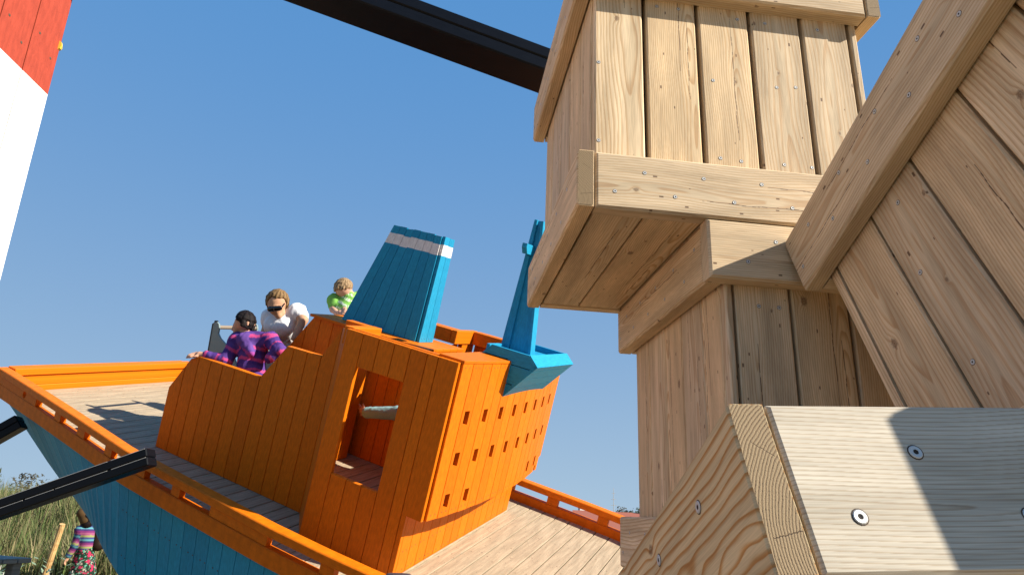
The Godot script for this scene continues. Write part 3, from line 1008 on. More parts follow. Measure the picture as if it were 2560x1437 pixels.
# opts: seams of each face, gap, face materials, screws on which beams
func crate(label: String, xf: Transform3D, size: Vector3, o: Dictionary):
	var c := thing("timber_crate", label, "crate", xf, "timber crates stacked in two towers")
	var w := size.x
	var h := size.y
	var d := size.z
	var t: float = o.get("beam", 0.04)
	var bh := 0.147
	var faces := {
		front = [Basis(Vector3(1, 0, 0), Vector3(0, 1, 0), Vector3(0, 0, 1)), Vector3(0, 0, 0), w],
		left = [Basis(Vector3(0, 0, 1), Vector3(0, 1, 0), Vector3(-1, 0, 0)), Vector3(0, 0, -d), d],
		right = [Basis(Vector3(0, 0, -1), Vector3(0, 1, 0), Vector3(1, 0, 0)), Vector3(w, 0, 0), d],
		back = [Basis(Vector3(-1, 0, 0), Vector3(0, 1, 0), Vector3(0, 0, -1)), Vector3(w, 0, -d), w],
	}
	for f in faces:
		var side := holder(f + "_side", c)
		var inset_u := 0.0 if f in ["front", "back"] else 0.0265
		var span: float = faces[f][2]
		var seams: Array = o.get(f, even(0.0, span, 0.147))
		var m: Array = o.wood
		board_wall(side, rect(inset_u, 0.030, span - inset_u, h - 0.030), seams, o.get(f + "_gap", o.get("gap", 0.005)), 0.026, 0.004, m, Transform3D(faces[f][0], faces[f][1]))
	# floor and lid boards
	var flat := Basis(Vector3(1, 0, 0), Vector3(0, 0, -1), Vector3(0, 1, 0))
	var down := Basis(Vector3(1, 0, 0), Vector3(0, 0, 1), Vector3(0, -1, 0))
	var bottom := holder("floor", c)
	board_wall(bottom, rect(0.002, -d + 0.002, w - 0.002, -0.002), [0.002, 0.128, 0.275, 0.42, 0.565, 0.71, w], 0.004, 0.024, 0.003, o.wood, Transform3D(down, Vector3(0, 0.004, 0)))
	if not o.get("open", false):
		var lid := holder("lid", c)
		board_wall(lid, rect(0.002, 0.002, w - 0.002, d - 0.002), even(0.002, w - 0.002, 0.147), 0.005, 0.024, 0.004, o.wood, Transform3D(flat, Vector3(0, h - 0.002, 0)))
	# edge beams: the side beams run through, the front and back beams butt between them
	for lvl in 2:
		var y0 := 0.0 if lvl == 0 else h - bh
		var bm: Array = o.wood
		var over: bool = o.get("front_over", false)
		var fx: float = -t - 0.006 if over else o.get("butt", -0.001)
		for e in [["front", rect(fx, y0, w - fx, y0 + bh), Basis.IDENTITY, Vector3(0, 0, t + 0.0005)], ["back", rect(-w - 0.001, y0, 0.001, y0 + bh), Basis(Vector3(-1, 0, 0), Vector3(0, 1, 0), Vector3(0, 0, -1)), Vector3(0, 0, -d - t - 0.0005)]]:
			var m: Material = o.get("front_beam", pick(bm)) if e[0] == "front" and lvl == 1 else pick(bm)
			plank(c, "beam", e[1], t, o.get("round", 0.006), m, Transform3D(e[2], e[3]), 0, o.get("beam_per", Vector2(1.0, 0.16)))
		for s in [-1, 1]:
			var bx := Basis(Vector3(0, 0, 1), Vector3(0, 1, 0), Vector3(-1, 0, 0)) if s < 0 else Basis(Vector3(0, 0, -1), Vector3(0, 1, 0), Vector3(1, 0, 0))
			var at := Vector3(-t - 0.005 if s < 0 else w + t + 0.005, 0, 0)
			var fz := -0.001 if over else t
			var r := rect(-d - t, y0, fz, y0 + bh) if s < 0 else rect(-fz, y0, d + t, y0 + bh)
			var m: Material = o.get("side_beam", pick(bm)) if s < 0 and lvl == 1 else pick(bm)
			var b := plank(c, "beam", r, t, o.get("round", 0.006), m, Transform3D(bx, at), 0, o.get("beam_per", Vector2(1.0, 0.16)))
			# the sawn end that shows at the corner
			if over:
				continue
			var lo := Vector2(-0.005 - t, y0) if s < 0 else Vector2(w + 0.005, y0)
			var hi := Vector2(-0.005, y0 + bh) if s < 0 else Vector2(w + 0.005 + t, y0 + bh)
			var est := new_st()
			var k: float = o.get("round", 0.006) * 0.4
			var z := t + 0.0012
			quad(est, Vector3(lo.x + k, lo.y + k, z), Vector3(hi.x - k, lo.y + k, z), Vector3(hi.x - k, hi.y - k, z), Vector3(lo.x + k, hi.y - k, z), Vector2(0, 0), Vector2(1, 0), Vector2(1, 1), Vector2(0, 1))
			part("end_grain", est.commit(), M.end_grain, b, b.transform.affine_inverse())
		if o.get("screws", true):
			var n := int((w - 0.05) / 0.0735)
			for i in n:
				screw(c, Vector3(0.045 + i * 0.0735, y0 + bh * 0.5 + (-0.029 if i % 2 == 0 else 0.027), t + 0.0005), Vector3(0, 0, 1), o.get("fine", false))
			n = int((d + 0.04) / 0.0735)
			for i in n:
				screw(c, Vector3(-t - 0.005, y0 + bh * 0.5 + (-0.030 if i % 2 == 0 else 0.028), -d - 0.02 + i * 0.0735 + 0.012), Vector3(-1, 0, 0), o.get("fine", false))
	for s in o.get("plank_screws", []):
		screw(c, Vector3(s[0], s[1], 0.0), Vector3(0, 0, 1))
	for s in o.get("left_screws", []):
		screw(c, Vector3(0.0, s[1], s[0]), Vector3(-1, 0, 0))
	return c

func build_crates():
	screw_meshes()
	var ps := []
	for s in [[0.016, 0.258], [0.016, 0.025], [0.178, 0.462], [0.239, 0.462], [0.325, 0.242], [0.406, 0.452], [0.486, 0.450], [0.502, 0.243], [0.556, 0.250], [0.331, 0.010], [0.386, 0.007], [0.501, 0.010], [0.576, 0.010], [0.64, 0.45], [0.70, 0.01]]:
		ps.append([s[0], s[1] + 0.178])
	crate("pale timber crate on top of the upright tower, sunlit planks facing out", tower_frame * Transform3D(Basis.IDENTITY, Vector3(0.0, -0.178, 0.0)), Vector3(0.762, 0.806, 0.735), {
		wood = M.wood, front = [0.0, 0.141, 0.290, 0.440, 0.590, 0.732, 0.762], front_gap = 0.011, left_gap = 0.007, left = even(0.0, 0.735, 0.147), beam = 0.041, plank_screws = ps})
	crate("timber crate under the overhanging top crate of the upright tower", tower_frame * Transform3D(Basis.IDENTITY, Vector3(0.318, -0.9995, -0.004)), Vector3(0.762, 0.8195, 0.70), {
		wood = M.wood, front_over = true, front = [0.0, 0.025, 0.166, 0.313, 0.46, 0.61, 0.762], front_gap = 0.007, left = even(0.0, 0.70, 0.14), left_gap = 0.007, beam = 0.043, plank_screws = [[0.085, 0.625], [0.135, 0.625], [0.24, 0.30]]})
	crate("timber crate low in the upright tower, below eye level", tower_frame * Transform3D(Basis.IDENTITY, Vector3(0.36, -1.803, -0.02)), Vector3(0.762, 0.800, 0.735), {wood = M.wood, screws = false})
	crate("timber crate at the foot of the upright tower, sunk in the sand", tower_frame * Transform3D(Basis.IDENTITY, Vector3(0.40, -2.606, -0.01)), Vector3(0.762, 0.800, 0.735), {wood = M.wood, screws = false})
	crate("leaning timber crate with a pale corner beam and bright screw heads", lean_frame * Transform3D(Basis.IDENTITY, Vector3(0.004, -0.806, -0.0335)), Vector3(0.80, 0.806, 0.735), {
		wood = M.wood, beam = 0.033, butt = -0.001, front_beam = M.corner_front, side_beam = M.corner_side, beam_per = Vector2(0.9, 0.16), fine = true, round = 0.003})
	var ls := [[-0.315, 0.466], [-0.276, 0.608], [-0.318, 0.275]]
	var lq := []
	for s in ls:
		lq.append([s[0] - 0.192, s[1] - 0.004])
	crate("leaning timber crate on top, shaded planks under a slanting edge beam", lean_frame * Transform3D(Basis.IDENTITY, Vector3(0.560, 0.004, 0.192)), Vector3(0.762, 0.785, 0.722), {
		wood = M.wood, left = [0.0, 0.030, 0.178, 0.322, 0.468, 0.615, 0.722], left_gap = 0.006, beam = 0.040, left_screws = lq})
	crate("leaning timber crate carrying the pale-cornered crate from below", lean_frame * Transform3D(Basis.IDENTITY, Vector3(0.10, -1.610, -0.05)), Vector3(0.762, 0.800, 0.735), {wood = M.wood, screws = false})
	crate("leaning timber crate sunk in the sand under the slanting tower", lean_frame * Transform3D(Basis.IDENTITY, Vector3(0.16, -2.414, -0.04)), Vector3(0.762, 0.800, 0.735), {wood = M.wood, screws = false})

# ---------- lighthouse ----------
func build_lighthouse():
	var base := Vector3(-1.589, 0.0, -2.110)
	var lh := thing("lighthouse", "red and white banded plank lighthouse tapering upwards", "lighthouse", Transform3D(Basis.IDENTITY, base))
	var t := 0.05
	var tall := 5.2
	# right, back, left and front faces of a square tapering tower; u runs along the face
	var wide := 1.20
	for f in 4:
		var side := holder("side_face", lh)
		var ang := f * PI / 2.0
		var b := Basis(Vector3.UP, ang + 0.039)
		var centre := Vector3(-wide * 0.5, 0, wide * 0.5)
		for i in 8:
			var me := ArrayMesh.new()
			var g := 0.0022
			var marks := [0.0, 0.9044, 1.9044, 2.9044, 3.9044, tall]
			for k in marks.size() - 1:
				var y0: float = marks[k]
				var y1: float = marks[k + 1]
				var c := []
				for q in [[0, y0], [1, y0], [1, y1], [0, y1]]:
					var half: float = wide * 0.5 - (t * q[1] if f % 2 == 0 else 0.0)
					# boards keep their width; the outermost are cut to the taper
					var lim: float = wide * 0.5 - (t * q[1] if f % 2 == 1 else 0.0)
					var u: float = clampf((i + q[0]) * 0.15 - wide * 0.5, -lim, lim) + (g if q[0] == 0 else -g)
					c.append(centre + b * Vector3(half, q[1], -u))
				for q in 4:
					c.append(c[q] + b * Vector3(-0.026, 0, 0))
				var seg := hexa(c, Vector2(1.0, 0.16), Vector2(0.13 * i, 0.2 * i))
				me.add_surface_from_arrays(Mesh.PRIMITIVE_TRIANGLES, seg.surface_get_arrays(0))
				me.surface_set_material(me.get_surface_count() - 1, M.red if k % 2 == 1 else M.white)
			part("plank", me, null, side)
		if f == 0:
			var pts := []
			for i in 3:
				for e in [0.035, 0.115]:
					for y in [3.02 - 0.05 * i + e * 0.6, 2.10, 3.62]:
						var half: float = wide * 0.5 - t * y
						pts.append(centre + b * Vector3(half, y, -(wide * 0.5 - i * 0.15 - e)))
			dots(side, pts, Vector3(1, 0.05, 0).normalized(), 0.0055)
	var cap := new_st()
	var top := wide * 0.5 - t * tall
	for k in 4:
		var a := Vector3(-wide * 0.5, tall, wide * 0.5) + Basis(Vector3.UP, k * PI / 2.0) * Vector3(top + 0.1, 0, top + 0.1)
		var b2 := Vector3(-wide * 0.5, tall, wide * 0.5) + Basis(Vector3.UP, (k + 1) * PI / 2.0) * Vector3(top + 0.1, 0, top + 0.1)
		tri(cap, a, b2, Vector3(-wide * 0.5, tall + 0.7, wide * 0.5))
	part("roof", cap.commit(), M.red, lh)
	var hold := part("climbing_hold", lathe([[0.0, 0.035], [0.018, 0.030], [0.030, 0.012], [0.033, 0.0], [0.0, 0.0]], 10), plain(lin(0.75, 0.56, 0.06), 0.5), lh, Transform3D(Basis(Vector3(1, 0, 0), Vector3(0, 1, 0), Vector3(0, 0, 1)).rotated(Vector3.UP, PI), Vector3(-0.19, 3.12, -0.005)))
	hold.scale = Vector3.ONE * 0.7

# ---------- black beams ----------
func black_beam(label: String, a: Vector3, b: Vector3, wide: float, high: float, worn := 0):
	var d := (b - a).normalized()
	var side := d.cross(Vector3.UP).normalized()
	var up := side.cross(d)
	var xf := Transform3D(Basis(d, up, side), a)
	var o := thing("black_beam", label, "beam", xf)
	var l := (b - a).length()
	for k in 2:
		var y := high * (0.25 if k == 0 else -0.25)
		part("board", beam_mesh(Vector3(l, high * 0.5 - 0.0015, wide), 0.006, Vector2(1.0, 0.16), Vector2(0.3 * k, 0.1)), M.black, o, Transform3D(Basis.IDENTITY, Vector3(l * 0.5, y, 0)))
	# paint worn off the arrises
	for k in worn:
		var x := 0.01
		while x < l - 0.3:
			var run := rng.randf_range(0.12, 0.6)
			part("worn_edge", beam_mesh(Vector3(run, 0.0042, 0.0042), 0.001), M.worn, o, Transform3D(Basis.IDENTITY, Vector3(x + run * 0.5, high * 0.5 * (1 - k) - 0.0042, -wide * 0.5 + 0.0026)))
			x += run + rng.randf_range(0.0, 0.03)
	for x in [0.06, l - 0.06]:
		part("bolt", lathe([[0.0, 0.012], [0.012, 0.010], [0.016, 0.0]], 10), M.steel, o, Transform3D(Basis.IDENTITY, Vector3(x, 0.0, wide * 0.5)))

func build_black_beams():
	black_beam("long black beam running from the top crate up to the lighthouse", Vector3(0.19, 3.250, -2.36), Vector3(-1.95, 3.775, -1.99), 0.165, 0.115)
	black_beam("black beam end lying across the ship's orange railing", Vector3(-2.285, 1.762, -4.46), Vector3(-6.9, 0.02, -5.06), 0.10, 0.115, 2)
	black_beam("black beam butting against the ship's blue hull near the stern", Vector3(-4.16, 2.085, -5.83), Vector3(-6.75, 0.02, -5.45), 0.12, 0.125)
	var o := thing("black_post", "round black post standing before the ship's orange railing", "post", Transform3D(Basis.IDENTITY, Vector3(-0.392, 0, -2.83)))
	var prof := [[0.0, 1.270], [0.045, 1.268], [0.058, 1.258], [0.064, 1.240]]
	part("cap", lathe(prof, 24), plain(lin(0.05, 0.055, 0.065), 0.35), o, Transform3D(Basis(Vector3.RIGHT, -PI / 2), Vector3.ZERO))
	part("shaft", tube([Vector3(0, -0.1, 0), Vector3(0, 1.240, 0)], [0.064, 0.064], 24), M.black, o)

# ---------- people ----------
const GIRL := {skull = Vector3(-2.479, 1.322, -0.62), skull2 = Vector3(-2.472, 1.332, -0.64), jaw0 = Vector3(-2.516, 1.274, -0.62), jaw1 = Vector3(-2.54, 1.216, -0.61), nose = Vector3(-2.59, 1.227, -0.61), brow = Vector3(-2.57, 1.28, -0.61), eye = Vector3(-2.546, 1.269, -0.585), ear = Vector3(-2.371, 1.32, -0.545), neck0 = Vector3(-2.443, 1.238, -0.62), neck1 = Vector3(-2.375, 1.185, -0.62), hairtop = Vector3(-2.459, 1.339, -0.63), hairb0 = Vector3(-2.376, 1.321, -0.62), hairb1 = Vector3(-2.333, 1.277, -0.61), hair_side = Vector3(-2.46, 1.361, -0.57), shL = Vector3(-2.475, 1.143, -0.58), shR = Vector3(-2.157, 1.234, -0.66), ch = Vector3(-2.311, 1.108, -0.63), wa = Vector3(-2.235, 0.926, -0.58), hip = Vector3(-2.088, 0.739, -0.56), elL = Vector3(-2.441, 0.961, -0.46), wrL = Vector3(-2.623, 0.967, -0.385), paL = Vector3(-2.676, 0.96, -0.365), f0 = Vector3(-2.721, 0.956, -0.36), elR = Vector3(-1.981, 1.181, -0.6), wrR = Vector3(-2.029, 1.094, -0.56), hood0 = Vector3(-2.354, 1.182, -0.55), hood1 = Vector3(-2.197, 1.095, -0.5)}
const WOMAN := {skull = Vector3(-2.506, 1.534, -1.02), jaw0 = Vector3(-2.481, 1.481, -1.0), chin = Vector3(-2.43, 1.415, -1.0), nose = Vector3(-2.409, 1.454, -0.92), hairt = Vector3(-2.518, 1.561, -1.03), hr0 = Vector3(-2.437, 1.568, -1.05), hr1 = Vector3(-2.381, 1.547, -1.1), hl0 = Vector3(-2.63, 1.521, -1.02), hl1 = Vector3(-2.62, 1.469, -1.02), fringe = Vector3(-2.502, 1.568, -0.96), gl0 = Vector3(-2.511, 1.466, -0.93), gl1 = Vector3(-2.372, 1.512, -0.94), neck0 = Vector3(-2.444, 1.43, -1.05), neck1 = Vector3(-2.448, 1.39, -1.12), shL = Vector3(-2.637, 1.351, -1.12), shR = Vector3(-2.352, 1.478, -1.16), chest = Vector3(-2.46, 1.303, -1.12), belly = Vector3(-2.449, 1.133, -1.3), hip = Vector3(-2.392, 0.957, -1.4), elL = Vector3(-2.597, 1.195, -1.06), wrL = Vector3(-2.459, 1.082, -0.98), elR = Vector3(-2.221, 1.425, -1.12), wrR = Vector3(-2.194, 1.246, -1.02), sl = Vector3(-2.634, 1.296, -1.1), sr = Vector3(-2.270, 1.462, -1.15)}
const BOY := {skull = Vector3(-2.323, 1.774, -1.78), hair = Vector3(-2.328, 1.791, -1.78), neck0 = Vector3(-2.273, 1.737, -1.8), neck1 = Vector3(-2.251, 1.703, -1.82), shL = Vector3(-2.386, 1.622, -1.76), shR = Vector3(-2.2, 1.709, -1.95), back = Vector3(-2.232, 1.556, -1.8), hip = Vector3(-2.134, 1.332, -1.8), el = Vector3(-2.33, 1.537, -1.7), wr = Vector3(-2.21, 1.514, -1.62), pa = Vector3(-2.158, 1.535, -1.6), fi = Vector3(-2.1, 1.574, -1.58), fi2 = Vector3(-2.103, 1.53, -1.58)}
const ARM := {sh = Vector3(-0.961, 0.729, -1.75), el = Vector3(-1.27, 0.685, -1.75), wr = Vector3(-1.64, 0.58, -1.75), pa = Vector3(-1.708, 0.589, -1.76), f1 = Vector3(-1.781, 0.627, -1.78), f2 = Vector3(-1.77, 0.586, -1.78), f3 = Vector3(-1.748, 0.549, -1.78), f4 = Vector3(-1.713, 0.525, -1.77), body = Vector3(-0.873, 0.672, -1.75)}
const CHILD := {head = Vector3(-5.944, 1.196, -10.151), face = Vector3(-6.0, 1.281, -10.122), neck = Vector3(-5.974, 1.103, -10.183), shL = Vector3(-5.991, 1.044, -10.151), shR = Vector3(-5.941, 1.021, -10.317), chest = Vector3(-5.94, 0.996, -10.22), waist = Vector3(-5.943, 0.817, -10.281), elL = Vector3(-6.026, 0.86, -10.182), wrL = Vector3(-6.094, 0.709, -10.192), hand = Vector3(-6.119, 0.65, -10.201), skirt = Vector3(-5.961, 0.481, -10.397), bag = Vector3(-5.827, 0.932, -10.369), elR = Vector3(-5.871, 0.887, -10.363)}

# surface nets over a smooth union of tapered capsules: prims of [a, b, ra, rb]
func nets(prims: Array, cell: float, blend: float, tint: Callable, folds := 0.0) -> ArrayMesh:
	var lo := Vector3(1e9, 1e9, 1e9)
	var hi := -lo
	for p in prims:
		var m: float = maxf(p[2], p[3]) + blend + cell * 2.0
		lo = lo.min(p[0] - Vector3.ONE * m).min(p[1] - Vector3.ONE * m)
		hi = hi.max(p[0] + Vector3.ONE * m).max(p[1] + Vector3.ONE * m)
	var nx := int((hi.x - lo.x) / cell) + 2
	var ny := int((hi.y - lo.y) / cell) + 2
	var nz := int((hi.z - lo.z) / cell) + 2
	var f := PackedFloat32Array()
	f.resize(nx * ny * nz)
	f.fill(1.0)
	for p in prims:
		var a: Vector3 = p[0]
		var b: Vector3 = p[1]
		var ab := b - a
		var l2 := maxf(ab.length_squared(), 1e-9)
		var m: float = maxf(p[2], p[3]) + blend + cell * 1.5
		var s0 := Vector3i(((a.min(b) - Vector3.ONE * m) - lo) / cell)
		var s1 := Vector3i(((a.max(b) + Vector3.ONE * m) - lo) / cell) + Vector3i.ONE
		for k in range(maxi(s0.z, 0), mini(s1.z, nz)):
			for j in range(maxi(s0.y, 0), mini(s1.y, ny)):
				var row := (k * ny + j) * nx
				for i in range(maxi(s0.x, 0), mini(s1.x, nx)):
					var q := lo + Vector3(i, j, k) * cell
					var t := clampf((q - a).dot(ab) / l2, 0.0, 1.0)
					var d := q.distance_to(a + ab * t) - lerpf(p[2], p[3], t)
					var c := f[row + i]
					if d - c > blend:
						continue
					if c - d > blend:
						f[row + i] = d
						continue
					var h := clampf(0.5 + 0.5 * (c - d) / blend, 0.0, 1.0)
					f[row + i] = lerpf(c, d, h) - blend * h * (1.0 - h)
	if folds > 0.0:
		var fn := FastNoiseLite.new()
		fn.seed = 31
		fn.frequency = 6.0
		fn.fractal_octaves = 2
		for k in nz:
			for j in ny:
				for i in nx:
					var at := (k * ny + j) * nx + i
					if absf(f[at]) < 0.04:
						var q := lo + Vector3(i, j, k) * cell
						f[at] += folds * (1.0 - 2.6 * absf(fn.get_noise_3d(q.x * 1.5, q.y * 0.8, q.z * 1.5)))
	var ids := {}
	var pos := PackedVector3Array()
	var nrm := PackedVector3Array()
	var col := PackedColorArray()
	var offs := [0, 1, nx, nx + 1, nx * ny, nx * ny + 1, nx * ny + nx, nx * ny + nx + 1]
	for k in nz - 1:
		for j in ny - 1:
			for i in nx - 1:
				var at := (k * ny + j) * nx + i
				var inside := 0
				for o in offs:
					if f[at + o] < 0.0:
						inside += 1
				if inside == 0 or inside == 8:
					continue
				var s := Vector3.ZERO
				var n := 0
				for e in [[0, 1], [2, 3], [4, 5], [6, 7], [0, 2], [1, 3], [4, 6], [5, 7], [0, 4], [1, 5], [2, 6], [3, 7]]:
					var va: float = f[at + offs[e[0]]]
					var vb: float = f[at + offs[e[1]]]
					if (va < 0.0) != (vb < 0.0):
						var t := va / (va - vb)
						var pa := Vector3(e[0] & 1, (e[0] >> 1) & 1, e[0] >> 2)
						var pb := Vector3(e[1] & 1, (e[1] >> 1) & 1, e[1] >> 2)
						s += pa.lerp(pb, t)
						n += 1
				var v := lo + (Vector3(i, j, k) + s / n) * cell
				var g := Vector3(f[at + 1] - f[at] + f[at + offs[7]] - f[at + offs[6]], f[at + nx] - f[at] + f[at + offs[7]] - f[at + offs[5]], f[at + offs[4]] - f[at] + f[at + offs[7]] - f[at + offs[3]])
				ids[at] = pos.size()
				pos.append(v)
				nrm.append(g.normalized())
				var best := 1e9
				var who := 0
				for q in prims.size():
					var p: Array = prims[q]
					var ab: Vector3 = p[1] - p[0]
					var t := clampf((v - p[0]).dot(ab) / maxf(ab.length_squared(), 1e-9), 0.0, 1.0)
					var d: float = v.distance_to(p[0] + ab * t) - lerpf(p[2], p[3], t)
					if d < best:
						best = d
						who = q
				col.append(tint.call(v, who, prims[who], g.normalized()))
	var idx := PackedInt32Array()
	var strides := [1, nx, nx * ny]
	for at in ids:
		for ax in 3:
			var u: int = strides[(ax + 1) % 3]
			var w: int = strides[(ax + 2) % 3]
			var p0: float = f[at]
			var p1: float = f[at + strides[ax]]
			if (p0 < 0.0) == (p1 < 0.0):
				continue
			if not (ids.has(at - u) and ids.has(at - w) and ids.has(at - u - w)):
				continue
			var a: int = ids[at]
			var b: int = ids[at - u]
			var c: int = ids[at - u - w]
			var d: int = ids[at - w]
			# clockwise seen from outside
			if p0 < 0.0:
				idx.append_array([a, c, b, a, d, c])
			else:
				idx.append_array([a, b, c, a, c, d])
	var arr := []
	arr.resize(Mesh.ARRAY_MAX)
	arr[Mesh.ARRAY_VERTEX] = pos
	arr[Mesh.ARRAY_NORMAL] = nrm
	arr[Mesh.ARRAY_COLOR] = col
	arr[Mesh.ARRAY_INDEX] = idx
	var me := ArrayMesh.new()
	me.add_surface_from_arrays(Mesh.PRIMITIVE_TRIANGLES, arr)
	return me

func cloth(rough := 0.85) -> StandardMaterial3D:
	var m := StandardMaterial3D.new()
	m.vertex_color_use_as_albedo = true
	m.roughness = rough
	m.metallic_specular = 0.2
	return m

func flat_tint(c: Color, vary := 0.0) -> Callable:
	return func(v: Vector3, _w: int, _p: Array, _n: Vector3) -> Color:
		var k := 1.0 + vary * sin(v.x * 190.0 + v.y * 67.0) * sin(v.z * 143.0 - v.y * 90.0)
		return Color(c.r * k, c.g * k, c.b * k)

func hair_tint(dark: Color, light: Color, centre: Vector3, freq: float) -> Callable:
	return func(v: Vector3, _w: int, _p: Array, _n: Vector3) -> Color:
		var d := v - centre
		var a := atan2(d.z, d.x)
		var k := 0.5 + 0.3 * sin(a * freq + d.y * 22.0) + 0.2 * sin(a * freq * 2.7 + 1.3 + d.y * 40.0)
		return dark.lerp(light, clampf(k, 0.0, 1.0))

func fingers(palm: Vector3, along: Vector3, across: Vector3, down: Vector3, s: float) -> Array:
	# four fingers of different length bending over, and a thumb off the side of the palm
	var out := []
	for k in 4:
		var root := palm + across * ((k - 1.5) * 0.021 * s) + along * 0.030 * s
		var l: float = [0.052, 0.062, 0.060, 0.046][k] * s
		var mid := root + along * l * 0.55 + down * l * 0.12
		var tip := mid + along * l * 0.35 + down * l * 0.42
		out.append([root, mid, 0.0098 * s, 0.0090 * s])
		out.append([mid, tip, 0.0090 * s, 0.0075 * s])
	var t0 := palm - across * 0.036 * s - along * 0.012 * s
	var t1 := t0 - across * 0.022 * s + along * 0.030 * s
	out.append([t0, t1, 0.012 * s, 0.010 * s])
	out.append([t1, t1 + along * 0.024 * s + down * 0.012 * s, 0.010 * s, 0.008 * s])
	return out

# hair as overlapping locks that run from the crown over the skull; the face is left open
func locks(centre: Vector3, head_up: Vector3, face: Vector3, rad: float, fringe: float, side_down: float, back_down: float, n: int, thick: float, s: int) -> Array:
	var r := RandomNumberGenerator.new()
	r.seed = s
	var u := head_up.normalized()
	var fdir := (face - u * face.dot(u)).normalized()
	var right := fdir.cross(u)
	var out := []
	for i in n:
		var phi := -PI + TAU * (i + r.randf() * 0.6) / n
		var a := absf(phi)
		var end := lerpf(fringe, side_down, smoothstep(0.75, 1.35, a))
		end = lerpf(end, back_down, smoothstep(1.5, 2.4, a)) + r.randf_range(-0.12, 0.12)
		var d := fdir * cos(phi) + right * sin(phi)
		var prev := centre + u * rad * 1.02
		for k in range(1, 6):
			var th := end * k / 5.0
			var rr := rad * (1.0 + 0.05 * r.randf())
			var p := centre + (u * cos(th) + d * sin(th)) * rr
			if th > 1.75:
				p = centre + d * rad * 0.98 + u * cos(1.75) * rad - u * (th - 1.75) * rad * 0.9 + d * r.randf_range(-0.01, 0.015)
			out.append([prev, p, thick * (1.15 if k < 3 else 1.0), thick * (1.0 if k < 4 else 0.75)])
			prev = p
	return out

func person(label: String, xf: Transform3D) -> Node3D:
	return thing("person", label, "person", xf)

